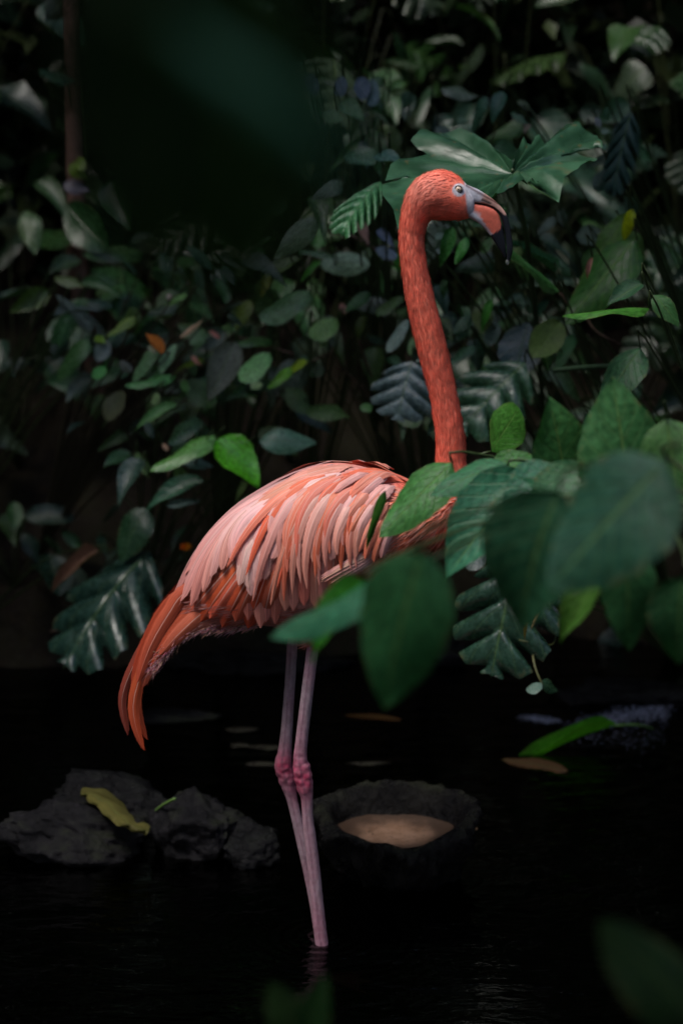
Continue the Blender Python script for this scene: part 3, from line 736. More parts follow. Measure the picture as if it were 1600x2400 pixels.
# ------------------------------------------------------------------ bank undergrowth: individual shaded plants
def bush(x, y, h, n, size, kinds, cols, name, label, cat, group, mat, seed):
    r = random.Random(seed)
    g = gz(x, y); size *= 1.25; n = int(n * 0.85); e = empty(name, g); tag(e, label, cat, group)
    for i in range(n):
        a = r.uniform(0, 2 * math.pi); d = r.uniform(0.05, 0.30) * (0.6 + h)
        B = g + Vector((math.cos(a) * d, math.sin(a) * d * 0.7 - 0.05, h * r.uniform(0.25, 1.0)))
        dr = Vector((math.cos(a), math.sin(a) * 0.8 - 0.5, r.uniform(-0.9, 0.25))).normalized()
        L = size * r.uniform(0.6, 1.3)
        k = r.choice(kinds); c = r.choice(cols); f = r.uniform(0.6, 1.3)
        nf = Vector((r.uniform(-0.4, 0.4), -0.5, 0.9))
        leaf_at(e, B, B + dr * L, L * {'ovate': 0.55, 'heart': 0.8, 'oval': 0.6, 'lance': 0.3, 'split': 0.95, 'blade': 0.12, 'finger': 0.6}[k] * r.uniform(0.8, 1.15), k, tuple(v * f for v in c), mat, r.uniform(-0.5, 0.5), i, face=nf)
        if i % 2 == 0:
            stem(e, [B, B - dr * L * 0.25 + Vector((0, 0, 0.01)), g.lerp(B, 0.45) + Vector((0, 0, h * 0.12)), g], 0.0016, 0.0035, (0.04, 0.05, 0.02), n=7, sides=5)
    return e
BUSH = [
 (-1.35, 2.25, 0.55, 26, 0.15, ['ovate', 'heart'], 'shaded bush of pointed leaves at the far left of the bank'),
 (-0.95, 2.45, 0.85, 30, 0.12, ['ovate', 'oval'], 'tall dim bush behind the tangled creeper at left'),
 (-0.55, 2.35, 0.70, 30, 0.11, ['ovate', 'lance'], 'dim bush behind the grey drooping leaf'),
 (-0.15, 2.45, 0.85, 30, 0.12, ['ovate', 'oval'], 'dim bush behind the pale arrow shaped leaf'),
 (0.30, 2.55, 0.95, 30, 0.13, ['heart', 'ovate'], 'shaded bush directly behind the middle of the neck'),
 (0.75, 2.35, 0.85, 30, 0.13, ['lance', 'ovate'], 'shaded bush behind the strap leaves'),
 (1.20, 2.30, 0.9, 28, 0.15, ['split', 'ovate'], 'shaded bush of split leaves at the right edge'),
 (1.60, 2.10, 0.8, 24, 0.15, ['ovate', 'heart'], 'shaded bush beyond the right edge of the bank'),
 (-1.75, 2.10, 0.8, 24, 0.15, ['split', 'ovate'], 'shaded bush beyond the left edge of the bank'),
 (-0.75, 2.85, 1.25, 30, 0.16, ['heart', 'ovate'], 'tall heart leaved bush high behind the upper left gap'),
 (-0.1, 2.95, 1.30, 34, 0.16, ['ovate', 'split'], 'tall bush with split leaves at the top centre'),
 (0.50, 2.95, 1.30, 34, 0.15, ['ovate', 'lance'], 'tall bush above and behind the huge lobed leaf'),
 (1.10, 2.95, 1.35, 34, 0.16, ['split', 'heart'], 'tall bush in the upper right corner'),
 (-1.4, 3.0, 1.3, 30, 0.17, ['heart', 'ovate'], 'tall bush in the upper left corner'),
 (-0.9, 1.98, 0.28, 22, 0.09, ['ovate', 'oval'], 'low dark plant on the waterline at left'),
 (-0.35, 2.0, 0.30, 22, 0.08, ['ovate', 'lance'], 'low dark plant on the waterline behind the flamingo body'),
 (1.05, 1.95, 0.32, 22, 0.10, ['ovate', 'oval'], 'low dark plant on the waterline at right'),
]
for i, (x, y, h, n, s, k, lab) in enumerate(BUSH):
    bush(x, y, h, n, s, k, [G_MID, (0.02, 0.05, 0.022), (0.035, 0.075, 0.03), G_BLUE, G_DARK, (0.05, 0.075, 0.05)], 'bank_bush', lab, 'bush', 'shaded bushes on the bank', M_LEAF, 100 + i)

# ------------------------------------------------------------------ leaf masses: back of the wood, canopy overhead, wood round the pool, both unseen and added for shade
def leaf_mass(name, n, boxf, size, cols, seed):
    r = np.random.default_rng(seed)
    c = np.array([boxf(r) for _ in range(n)])
    ax = r.normal(size=(n, 3)); ax[:, 2] -= 0.3; ax /= np.linalg.norm(ax, axis=1)[:, None]
    up = r.normal(size=(n, 3)) * 0.6; up[:, 2] += 1.0
    sd = np.cross(ax, up); sd /= np.linalg.norm(sd, axis=1)[:, None]; nn = np.cross(sd, ax)
    L = size * r.uniform(0.6, 1.4, n)[:, None]; w = L * r.uniform(0.22, 0.36, n)[:, None]
    P = np.stack([c, c + ax * L * 0.35 + sd * w, c + ax * L * 0.4 - nn * L * 0.06, c + ax * L * 0.35 - sd * w, c + ax * L - nn * L * 0.12], 1).reshape(-1, 3)
    b = np.arange(n)[:, None] * 5
    F = np.concatenate([b + np.array([0, 2, 1]), b + np.array([0, 3, 2]), b + np.array([1, 2, 4]), b + np.array([2, 3, 4])]).tolist()
    me = bpy.data.meshes.new(name); me.from_pydata(P.tolist(), [], F); me.update()
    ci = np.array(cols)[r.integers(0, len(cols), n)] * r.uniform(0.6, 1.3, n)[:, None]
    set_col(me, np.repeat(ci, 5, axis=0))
    return tag(link(name, me, M_MASS), kind='stuff')
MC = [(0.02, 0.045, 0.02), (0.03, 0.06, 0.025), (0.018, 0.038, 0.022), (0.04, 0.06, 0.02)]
def backbox(r):
    x = r.uniform(-4.5, 4.5); y = 3.1 + abs(r.normal()) * 0.8
    return (x, y, ground_z(x, min(y, 5.5)) + r.uniform(0, 2.8))
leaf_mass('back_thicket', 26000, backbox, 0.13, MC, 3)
def shade_cover(r):  # unseen leaf cover, added and shaped to shade bank and water
    while True:
        if r.uniform() < 0.08:
            x, y, z = r.uniform(-7, 7), r.uniform(-5.5, -2.4), r.uniform(2.9, 4.2)
            if fbm(x * 0.8 + 3, y * 0.8, 5) < 0.15: return (x, y, z)
        x, y, z = r.uniform(-7, 7), r.uniform(-1.0, 7), r.uniform(2.7, 4.2)
        if y > 1.25 and (fbm(x * 1.1 + 5, y * 1.1, 8) > -0.10 or r.uniform() < 0.45): continue      # cover thinned so the sky gives the leaves sheen
        if y > 0.25 + 0.2 * math.sin(x * 3): return (x, y, z)
leaf_mass('shading_canopy', 34000, shade_cover, 0.20, MC, 4)
def ringw(r):  # unseen ring of leaves added to darken light from behind the camera
    a = r.uniform(0, 2 * math.pi); R = 6.5 + abs(r.normal()) * 1.2
    z = r.uniform(-0.2, 6.0)
    return (math.sin(a) * R, -1.5 + math.cos(a) * R, z)
leaf_mass('shading_wood', 34000, ringw, 0.34, MC, 5)
def sidew(r):
    s = 1 if r.uniform() < 0.5 else -1
    return (s * (1.9 + abs(r.normal()) * 0.7), r.uniform(-0.5, 3.2), r.uniform(-0.05, 2.8))
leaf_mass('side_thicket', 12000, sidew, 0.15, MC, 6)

# ------------------------------------------------------------------ rocks in the water
def rock(name, label, c, rx, ry, rz, mat, seed, group=None, sharp=0.35, cat='rock', sub=5):
    bm = bmesh.new(); bmesh.ops.create_icosphere(bm, subdivisions=sub, radius=1.0)
    r = random.Random(seed); cuts = [(Vector((r.gauss(0, 1), r.gauss(0, 1), r.gauss(0, 0.7) + 0.2)).normalized(), r.uniform(0.50, 0.86)) for _ in range(13)]
    for v in bm.verts:
        p = v.co.copy()
        for nrm, d in cuts:
            q = p.dot(nrm)
            if q > d: p -= nrm * (q - d) * 0.9
        p += p.normalized() * (0.15 * fbm(p.x * 2 + seed, p.y * 2, p.z * 2) + 0.075 * fbm(p.x * 7, p.y * 7 + seed, p.z * 7) + 0.03 * abs(fbm(p.x * 22, p.y * 22, p.z * 22)))
        v.co = Vector((p.x * rx, p.y * ry, p.z * rz))
    me = bpy.data.meshes.new(name); bm.to_mesh(me); bm.free()
    o = link(name, me, mat); o.location = c; tag(o, label, cat, group)
    return o
RG = 'rocks in the shallow water'
rock('rock', 'dark purplish rock at the left edge with the yellow leaf on it', at_z(190, 1950, 0.03), 0.20, 0.14, 0.070, M_ROCK_GREY, 11, RG).rotation_euler = (0.1, 0.25, 0.3)
rock('rock', 'low black rock behind the yellow leaf', at_z(270, 1895, 0.03), 0.21, 0.12, 0.070, M_ROCK, 12, RG).rotation_euler = (0, 0.2, 0.1)
rock('rock', 'angular blue grey rock between the yellow leaf and the legs', at_z(478, 1950, 0.03), 0.125, 0.11, 0.090, M_ROCK_GREY, 15, RG).rotation_euler = (0.15, -0.35, 0.4)
rock('rock', 'black wet rock just left of the legs', at_z(585, 1995, 0.0), 0.09, 0.10, 0.065, M_ROCK, 17, RG)
rock('rock', 'broad wet stone just under the left waterline below the rocks', at_z(200, 2065, -0.045), 0.24, 0.10, 0.045, M_ROCK, 19, RG)
rock('rock', 'flat pale stone at the water surface behind the tail tips', at_z(400, 1690, -0.01), 0.17, 0.10, 0.028, M_ROCK_GREY, 23, RG)
rock('rock', 'small lumpy stone beneath the split leaf at the far shore', at_z(1030, 1535, 0.02), 0.09, 0.06, 0.05, M_ROCK_GREY, 29, RG)
rock('rock', 'low dark stone at the right where the trickle enters', at_z(1500, 1640, 0.0), 0.20, 0.10, 0.06, M_ROCK, 31, RG)
rock('rock', 'long dark stone hidden in shade along the far waterline', at_z(640, 1560, 0.0), 0.3, 0.1, 0.05, M_ROCK, 33, RG)

for k_, (lab_, x_, y_, a_, b_) in enumerate((('thin pale ripple streak left of the upper legs', 565, 1712, .05, .022), ('ripple streak nearest behind the leg joints', 628, 1752, .06, .02),
        ('small ripple streak left of the leg joints', 560, 1748, .035, .016), ('lowest ripple streak just behind the leg joints', 610, 1790, .05, .018), ('faint ripple streak between the bowl and the leaf tip', 860, 1790, .07, .02))):
    rock('ripple_streak', lab_, at_z(x_, y_, 0.0), a_, b_, 0.006, M_RIPPLE_STREAK, 41 + k_, 'ripple streaks behind the legs', cat='stone', sub=3)  # flat stones standing in for pale reflections on ripples
# submerged brown bits: floating leaf litter
def flat_leaf(label, B, T, w, kind, col, name='fallen_leaf', mat=None, tilt=0.1, group=None, var=0, cat='leaf'):
    ax = T - B; L = ax.length; a = ax.normalized(); n = Vector((0.0, -0.25, 1)) ; n = (n - a * n.dot(a)).normalized()
    n = Matrix.Rotation(tilt, 3, a) @ n; s = a.cross(n)
    me = LEAF[kind][var].copy(); me.materials.append(mat or M_LEAF_DRY)
    o = bpy.data.objects.new(name, me); COL.objects.link(o)
    o.matrix_world = Matrix(((s.x * w, a.x * L, n.x * L * 0.4, B.x), (s.y * w, a.y * L, n.y * L * 0.4, B.y), (s.z * w, a.z * L, n.z * L * 0.4, B.z), (0, 0, 0, 1)))
    o.color = (*col, 1); tag(o, label, cat, group); return o
# the yellow leaf lying over the rock
def yellow_leaf():
    prof = [((190, 1858), 10), ((215, 1862), 22), ((250, 1880), 30), ((275, 1905), 30), ((298, 1925), 22), ((318, 1938), 14), ((345, 1944), 18), ((350, 1946), 4)]
    V, U, Fc = [], [], []
    n = 26
    for i in range(n + 1):
        t = i / n; (cx, cy, w) = interp([(p[0][0], p[0][1], p[1]) for p in prof], t)
        (dx, dy, _) = interp([(p[0][0], p[0][1], p[1]) for p in prof], min(1, t + 0.02)) - interp([(p[0][0], p[0][1], p[1]) for p in prof], max(0, t - 0.02))
        l = math.hypot(dx, dy) or 1; nx, ny = -dy / l, dx / l
        for k in range(-3, 4):
            s = k / 3
            x = cx + nx * w * s * 0.8; y = cy + ny * w * s * 0.8 + 3 * math.sin(i * 1.3 + k)
            zz = 0.106 - 0.00025 * (x - 190) + 0.012 * (1 - s * s)
            V.append(at_z(x, y, zz)); U.append((0.5 + s / 2, t))
    for i in range(n):
        for k in range(6): Fc.append((i * 7 + k, i * 7 + k + 1, (i + 1) * 7 + k + 1, (i + 1) * 7 + k))
    c = V[0].copy(); me = pyd('fallen_leaf', [v - c for v in V], Fc); set_uv(me, U); me.materials.append(M_LEAF_DRY)
    me.polygons.foreach_set('use_smooth', [True] * len(Fc))
    o = bpy.data.objects.new('fallen_leaf', me); COL.objects.link(o); o.location = c; o.color = (0.055, 0.055, 0.018, 1)
    tag(o, 'curled yellow leaf draped over the rock at left', 'leaf')
yellow_leaf()
o = stem(None, [Vector((0, 0, 0)), at_z(385, 1885, 0.10) - at_z(365, 1900, 0.075), at_z(410, 1872, 0.125) - at_z(365, 1900, 0.075)], 0.0028, 0.0034, (0.09, 0.17, 0.04), name='grass_stalk')
o.location = at_z(365, 1900, 0.075); tag(o, 'short green stalk sticking up between the rocks', 'stalk')
flat_leaf('brown sodden leaf floating at the right under the grass blade', at_z(1330, 1805, 0.004), at_z(1065, 1755, 0.004), 0.09, 'ovate', (0.045, 0.022, 0.015))
flat_leaf('yellow brown sodden leaf floating behind the legs', at_z(940, 1685, 0.004), at_z(700, 1660, 0.004), 0.05, 'lance', (0.04, 0.024, 0.008))
o = leaf_at(empty('fallen_grass', at_z(1500, 1700, 0.02)), at_z(1440, 1700, 0.05), at_z(1150, 1775, 0.01), 0.030, 'lance', (0.10, 0.24, 0.05), M_LEAF_MATT, 0.2, 1)
tag(o.parent, 'arched bright green grass blade lying on the water at right', 'grass blade')
stem(o.parent, [at_z(1440, 1700, 0.05), at_z(1500, 1700, 0.03), at_z(1560, 1720, -0.05)], 0.003, 0.003, (0.09, 0.2, 0.05))

# bubbles and foam where the trickle enters
def bubbles():
    r = random.Random(5); bm = bmesh.new()
    for i in range(1900):
        u = r.random()
        if u < 0.72: t = r.random() ** 0.7; px, py, sp = 1340 + 220 * t, 1700 - 40 * t, 7 + 7 * t
        elif u < 0.88: t = r.random(); px, py, sp = 1235 + 70 * t, 1680 + 12 * t, 4
        else: t = r.random(); px, py, sp = 1300 + 250 * t, 1725, 15
        p = at_z(px + r.gauss(0, 12), py + r.gauss(0, sp), 0.003)
        s = r.uniform(0.0008, 0.0030) * (0.8 if u < 0.88 else 0.5)
        bmesh.ops.create_icosphere(bm, subdivisions=1, radius=s, matrix=Matrix.Translation(p) @ Matrix.Diagonal((1.5, 1.2, 0.5, 1)))
    me = bpy.data.meshes.new('foam_bubbles'); bm.to_mesh(me); bm.free()
    tag(link('foam_bubbles', me, simple('foam', (0.16, 0.18, 0.26), 0.2, 0.6)), kind='stuff')
bubbles()

# ------------------------------------------------------------------ hollowed stone bowl
def stone_bowl():
    C0 = Vector((0.106, 0.306, 0.0))
    e = empty('stone_bowl', C0); tag(e, 'rough black stone bowl with sandy brown bottom standing in the water', 'bowl')
    na = 120
    V, Fc = [], []
    rings = []
    def rim(a):          # a = 0 towards +X, -90deg towards the viewer
        fx = math.cos(a); fy = math.sin(a)
        r = (0.148 - 0.030 * fy * fy) * (1 + 0.03 * math.sin(3 * a + 0.6) + 0.012 * math.sin(7 * a))
        front = max(0, -fy)
        d = (math.degrees(a) + 180) % 360 - 180
        zr = float(np.interp(d, [-180, -150, -128, -112, -98, -84, -72, -58, -42, -25, 0, 90, 180], [.132, .120, .113, .104, .106, .094, .088, .098, .114, .120, .138, .150, .132]))
        return r, zr
    def base(a):
        d = (math.degrees(a) + 180) % 360 - 180
        return float(np.interp(d, [-180, -150, -119, -80, -64, -45, -15, 30, 90, 150, 180], [.105, .088, .078, .088, .097, .098, .117, .115, .11, .11, .105]))
    prof = [(-0.06, 'b'), (0.0, 'b'), (0.2, 'm'), (0.4, 'm'), (0.6, 'm'), (0.8, 'm'), (0.93, 'm'), (1.0, 'm')]
    for t, kd in prof:
        ring = []
        for k in range(na):
            a = 2 * math.pi * k / na; r, zr = rim(a); rb = base(a)
            if kd == 'b': rr = rb; z = t
            else:
                rr = rb + (r * 1.12 - rb) * t ** 0.75; z = zr * t
                if t > 0.95: rr = r * 1.06
            q = 0.024 * fbm(math.cos(a) * 3, math.sin(a) * 3, z * 18, 5) + 0.010 * fbm(math.cos(a) * 16, math.sin(a) * 16, z * 90, 3)
            rr += q * (1 if t < 0.95 else 0.3); z += 0.010 * fbm(math.cos(a) * 7, math.sin(a) * 7, 3.3) * (1 if t > 0.5 else 0)
            ring.append(Vector((rr * math.cos(a), rr * math.sin(a), z)))
        rings.append(ring)
    for f, dz in ((0.98, 0.004), (0.90, -0.004), (0.84, -0.022), (0.79, -0.055), (0.70, -0.078), (0.5, -0.085), (0.0, -0.088)):
        ring = []
        for k in range(na):
            a = 2 * math.pi * k / na; r, zr = rim(a)
            z = max(0.028, (zr if f > 0.85 else zr * 0.6 + 0.145 * 0.4) + dz)
            if f < 0.75: z = 0.062 - (0.7 - f) * 0.02
            rr = r * f + 0.002 * fbm(math.cos(a) * 7, math.sin(a) * 7, f * 8)
            ring.append(Vector((rr * math.cos(a), rr * math.sin(a), z)))
        rings.append(ring)
    for r_ in rings: V += r_
    for j in range(len(rings) - 1):
        for k in range(na):
            Fc.append((j * na + k, j * na + (k + 1) % na, (j + 1) * na + (k + 1) % na, (j + 1) * na + k))
    me = pyd('bowl_stone', V, Fc); o = link('bowl_stone', me, rock_material('bowl_rock', (0.003, 0.003, 0.004), (0.016, 0.015, 0.014), 0.26, 12.0, mossf=0.2, bump=1.0), None)
    o.parent = e
    # sandy bottom
    V, Fc = [Vector((0, 0, 0.080))], []
    for j in range(1, 9):
        for k in range(60):
            a = 2 * math.pi * k / 60; r = 0.80 * rim(a)[0] * j / 8
            V.append(Vector((r * math.cos(a), r * math.sin(a), 0.080 + 0.0015 * fbm(r * 14 * math.cos(a), r * 14 * math.sin(a)) * min(1, j / 3) + 0.010 * (j / 8) ** 4)))
    for k in range(60): Fc.append((0, 1 + (k + 1) % 60, 1 + k))
    for j in range(7):
        for k in range(60): Fc.append((1 + j * 60 + k, 1 + j * 60 + (k + 1) % 60, 1 + (j + 1) * 60 + (k + 1) % 60, 1 + (j + 1) * 60 + k))
    m, n, p, out = newmat('bowl_sand'); tc = N(n, 'ShaderNodeTexCoord')
    ns = N(n, 'ShaderNodeTexNoise', Scale=30.0, Detail=8.0, Roughness=0.7); n.links.new(tc.outputs['Object'], ns.inputs[0])
    n2 = N(n, 'ShaderNodeTexNoise', Scale=170.0, Detail=2.0); n.links.new(tc.outputs['Object'], n2.inputs[0])
    c = mixc(n, mrange(n, ns.outputs[0], 0.3, 0.7), (0.20, 0.11, 0.065), (0.36, 0.22, 0.15))
    c = mixc(n, mrange(n, n2.outputs[0], 0.62, 0.68), c, (0.05, 0.03, 0.02))
    ln = N(n, 'ShaderNodeVectorMath', operation='LENGTH'); n.links.new(tc.outputs['Object'], ln.inputs[0])
    n5 = N(n, 'ShaderNodeTexNoise', Scale=22.0, Detail=5.0); n.links.new(tc.outputs['Object'], n5.inputs[0])
    grime = mrange(n, math_(n, 'ADD', ln.outputs['Value'], math_(n, 'MULTIPLY', n5.outputs[0], 0.05)), 0.105, 0.15)
    c = mixc(n, grime, c, (0.05, 0.03, 0.02)); n.links.new(c, p.inputs['Base Color']); p.inputs['Roughness'].default_value = 0.35
    o = link('sand_bottom', pyd('sand_bottom', V, Fc), m, None); o.parent = e
    # pellet on the rim
    bm = bmesh.new(); bmesh.ops.create_icosphere(bm, subdivisions=2, radius=0.0045)
    for v in bm.verts: v.co *= 1 + 0.2 * fbm(v.co.x * 300, v.co.y * 300, v.co.z * 300)
    me = bpy.data.meshes.new('food_pellet'); bm.to_mesh(me); bm.free()
    o = link('food_pellet', me, simple('pellet', (0.55, 0.30, 0.14), 0.7)); o.location = at_z(1114, 1941, 0.10); tag(o, 'tiny orange brown pellet on the right rim of the stone bowl', 'pellet')
stone_bowl()

# ------------------------------------------------------------------ the flamingo
RIBS = [  # top px, bottom px, half width (m)
    (1068, 1140, 1075, 1205, .030), (1035, 1140, 1040, 1262, .052), (985, 1140, 1000, 1292, .070), (930, 1122, 935, 1340, .088), (860, 1098, 858, 1398, .104), (790, 1086, 785, 1450, .112),
    (720, 1098, 708, 1478, .108), (655, 1132, 650, 1462, .098), (590, 1172, 590, 1458, .082), (528, 1228, 535, 1470, .062),
    (475, 1290, 485, 1470, .042), (435, 1368, 445, 1474, .026), (405, 1418, 415, 1492, .014), (375, 1460, 388, 1515, .008)]
NECK = [(1062, 1180, 44), (1060, 1130, 42), (1056, 1085, 37), (1054, 1020, 34.5), (1037, 918, 32.5), (1012, 816, 35), (987, 714, 33.5), (968, 612, 30.5), (964, 560, 30), (970, 520, 33), (981, 490, 40), (998, 466, 48), (1020, 456, 54), (1045, 456, 48)]
HEAD = [(985, 470, 30, .016), (1000, 460, 50, .024), (1020, 457, 58, .028), (1040, 457, 59, .029), (1060, 461, 56, .028), (1080, 468, 49, .025), (1096, 474, 39, .020), (1110, 478, 30, .015)]
# tibia, hock, tarsus for both legs: px x, y, radius px, Y
LEGA = [(705, 1440, 34, .045), (690, 1480, 17, .045), (686, 1493, 14, .045), (680, 1593, 13.5, .045), (672, 1708, 15, .045), (667, 1765, 18, .045), (664, 1795, 23, .045), (674, 1832, 20, .045), (686, 1880, 14, .045), (709, 1976, 15, .04), (726, 2052, 15, .04), (741, 2129, 15.5, .04), (752, 2205, 16, .04), (764, 2290, 16, .04)]
LEGB = [(735, 1440, 36, -.035), (734, 1485, 20, -.035), (733, 1513, 15.5, -.035), (719, 1631, 15.5, -.035), (704, 1765, 16.5, -.035), (707, 1803, 22.5, -.035), (714, 1842, 21, -.035), (719, 1872, 15.5, -.035), (721, 1915, 14.5, -.035), (728, 1976, 16, -.035), (737, 2052, 16, -.035), (745, 2129, 16, -.035), (753, 2205, 17, -.035), (765, 2290, 17, -.035)]

def loft_ell(bm, secs, nsec, sides=28, closed=True):
    """secs: list of (centre Vector, in-plane half vector, half width)"""
    rings = []
    for s in secs:
        c, h, w = s
        rings.append([bm.verts.new(c + h * math.cos(2 * math.pi * k / sides) + Vector((0, w * math.sin(2 * math.pi * k / sides), 0))) for k in range(sides)])
    for a, b in zip(rings, rings[1:]):
        for k in range(sides): bm.faces.new((a[k], a[(k + 1) % sides], b[(k + 1) % sides], b[k]))
    bm.faces.new(rings[0][::-1]); bm.faces.new(rings[-1])

def px_tube(bm, tab, n, Yc=0.0, sides=20, lat=1.0):
    ctr, rad = [], []
    for i in range(n):
        r = interp(tab, i / (n - 1)); Y = r[3] if len(r) > 3 else Yc
        ctr.append(at(r[0], r[1], Y)); rad.append(r[2] * mpp(Y))
    secs = []
    for i in range(n):
        t = (ctr[min(i + 1, n - 1)] - ctr[max(i - 1, 0)]).normalized()
        h = t.cross(Vector((0, 1, 0))).normalized() * rad[i]
        secs.append((ctr[i], h, rad[i] * lat))
    loft_ell(bm, secs, n, sides)
    return ctr, rad

FL = empty('flamingo', at(735, 2195, 0.0)); FL.location.z = -0.03
tag(FL, 'tall coral pink flamingo standing in dark water facing right', 'flamingo')

def foot(bm, c):
    # three webbed toes forward under the water and a short hind toe
    def bar(a, b, r0, r1):
        d = (b - a).normalized(); s = d.cross(Vector((0, 0, 1))).normalized()
        q = []
        for p, r in ((a, r0), (a.lerp(b, 0.5), (r0 + r1) / 2 * 1.1), (b, r1)):
            q.append([bm.verts.new(p + s * r * math.cos(t) + Vector((0, 0, 1)) * r * math.sin(t)) for t in [k * math.pi / 4 for k in range(8)]])
        for u, v in zip(q, q[1:]):
            for k in range(8): bm.faces.new((u[k], u[(k + 1) % 8], v[(k + 1) % 8], v[k]))
        bm.faces.new(q[0][::-1]); bm.faces.new(q[-1])
    for ang in (-0.55, 0, 0.55):
        bar(c, c + Vector((math.cos(ang) * 0.085, math.sin(ang) * 0.085, -0.012)), 0.008, 0.004)
    bar(c, c + Vector((-0.03, 0, -0.006)), 0.006, 0.003)
    # web
    vs = [bm.verts.new(c + Vector((math.cos(a) * r, math.sin(a) * r, -0.008 + dz))) for dz in (0.002, -0.002) for a, r in ((-0.55, 0.07), (0, 0.065), (0.55, 0.07))]
    t0 = bm.verts.new(c + Vector((0, 0, -0.003))); t1 = bm.verts.new(c + Vector((0, 0, -0.010)))
    for a, b in ((0, 1), (1, 2)): bm.faces.new((t0, vs[a], vs[b])); bm.faces.new((t1, vs[b + 3], vs[a + 3])); bm.faces.new((vs[a], vs[a + 3], vs[b + 3], vs[b]))
    bm.faces.new((t0, t1, vs[3], vs[0])); bm.faces.new((t0, vs[2], vs[5], t1))

def body_mesh():
    bm = bmesh.new()
    secs = []
    for i in range(60):
        r = interp(RIBS, i / 59); a = at(r[0], r[1], 0); b = at(r[2], r[3], 0)
        secs.append(((a + b) / 2, (a - b) / 2, max(r[4], 0.004)))
    loft_ell(bm, secs, 60, 36)
    px_tube(bm, NECK, 90, 0.0, 24, 0.80)
    hs = []
    for i in range(30):
        r = interp(HEAD, i / 29); c = at(r[0], r[1], 0)
        hs.append((c, at(r[0], r[1] - r[2], 0) - c, r[3]))
    loft_ell(bm, hs, 30, 28)
    for L in (LEGA, LEGB):
        px_tube(bm, L, 110, 0, 20, 0.92)
    fa = at(764, 2290, .04); foot(bm, fa); fb = at(765, 2290, -.035); foot(bm, fb)
    me = bpy.data.meshes.new('tmp'); bm.to_mesh(me); bm.free()
    o = bpy.data.objects.new('tmp', me); COL.objects.link(o)
    md = o.modifiers.new('r', 'REMESH'); md.mode = 'VOXEL'; md.voxel_size = 0.0026; md.use_smooth_shade = True
    sm = o.modifiers.new('s', 'SMOOTH'); sm.iterations = 8; sm.factor = 0.6
    dg = bpy.context.evaluated_depsgraph_get(); dg.update()
    me2 = bpy.data.meshes.new_from_object(o.evaluated_get(dg)); me2.name = 'body'
    bpy.data.objects.remove(o)
    return me2

def proj(co):
    """photo coordinates of world points (numpy n x 3)"""
    d = co - np.array(CAM); f = d @ np.array(FWD)
    return W_PX / 2 + (d @ np.array(RGT)) / f * F_PX, H_PX / 2 - (d @ np.array(UPV)) / f * F_PX

def sstep(x, a, b):
    t = np.clip((x - a) / (b - a), 0, 1); return t * t * (3 - 2 * t)

CORAL = np.array((0.92, 0.195, 0.125)); CORAL_L = np.array((0.82, 0.24, 0.17)); PINK = np.array((0.80, 0.40, 0.36)); ORANGE = np.array((0.74, 0.13, 0.035))
LEGC = np.array((0.36, 0.26, 0.30)); JOINT = np.array((0.40, 0.035, 0.09)); FACE = np.array((0.62, 0.60, 0.66))

def body_cols(co):
    x, y = proj(co); n = len(x)
    nz = np.array([noise.noise(Vector((p[0] * 30, p[1] * 30, p[2] * 14))) for p in co]) * 0.5 + 0.5
    nf = np.array([noise.noise(Vector((p[0] * 120, p[1] * 120, p[2] * 70))) for p in co]) * 0.5 + 0.5
    c = np.tile(CORAL, (n, 1)).astype(float)
    def mx(f, col):
        nonlocal c
        f = np.clip(f, 0, 1)[:, None]; c = c * (1 - f) + np.array(col) * f
    mx(0.45 * sstep(nz, 0.45, 0.75), (0.80, 0.17, 0.10))
    mx(0.35 * sstep(nf, 0.6, 0.8), CORAL_L)
    # paler crown, cheek and nape
    mx(0.75 * np.exp(-((x - 995) / 50) ** 2 - ((y - 435) / 42) ** 2), (0.84, 0.34, 0.26))
    mx(0.6 * np.exp(-((x - 1045) / 30) ** 2 - ((y - 478) / 9) ** 2), (0.42, 0.06, 0.04))
    # body flanks: pinker
    mx(0.8 * sstep(x, 960, 880) * sstep(y, 1060, 1100) * sstep(y, 1500, 1470), PINK * 0.85)
    mx(0.85 * sstep(x, 560, 480) * sstep(y, 1300, 1380), ORANGE)
    # legs
    lg = sstep(y, 1480, 1512); mx(lg, LEGC)
    mx(lg * 0.5 * sstep(nz, 0.4, 0.7), (0.36, 0.16, 0.22))
    mx(lg * 0.55 * sstep(y, 2000, 2200), (0.30, 0.11, 0.17))
    mx(0.7 * np.exp(-((y - 1516) / 14) ** 2) * sstep(x, 712, 725) * lg, (0.42, 0.10, 0.22))
    for (jx, jy, s) in ((665, 1800, 34), (708, 1830, 40)):
        mx(0.55 * np.exp(-((x - jx) / 28) ** 4 - ((y - jy) / (s * 1.9)) ** 2), (0.36, 0.06, 0.14))
        mx((0.75 + 0.6 * (nf - 0.5)) * np.exp(-((x - jx) / 27) ** 4 - ((y - jy) / s) ** 2), JOINT)
    # tendon groove down each shank, pale scutes across it
    for tab in (LEGA, LEGB):
        t_ = np.array([interp(tab, i / 60) for i in range(61)]); cx = np.interp(y, t_[:, 1], t_[:, 0]); side = (co[:, 1] > 0.003) if tab is LEGA else (co[:, 1] < 0.003)
        mx(lg * side * 0.6 * np.exp(-((x - cx + 3) / 2.2) ** 2), (0.13, 0.05, 0.09))
    mx(lg * 0.12 * sstep(np.sin(y * 0.40 + nz * 9), 0.2, 0.9), (0.42, 0.34, 0.37))
    # bare skin round the eye and at the bill base
    d = sstep(x, 1080, 1092) + 0
    line = 1088 + (y - 440) * 0.12 + 10 * sstep(y, 495, 520)
    mx(sstep(x, line - 3, line + 3) * (y < 560) * (x > 1060), FACE)
    mx(sstep(np.hypot((x - 1075), (y - 445)), 17, 14), FACE)
    return np.clip(c, 0, 1)

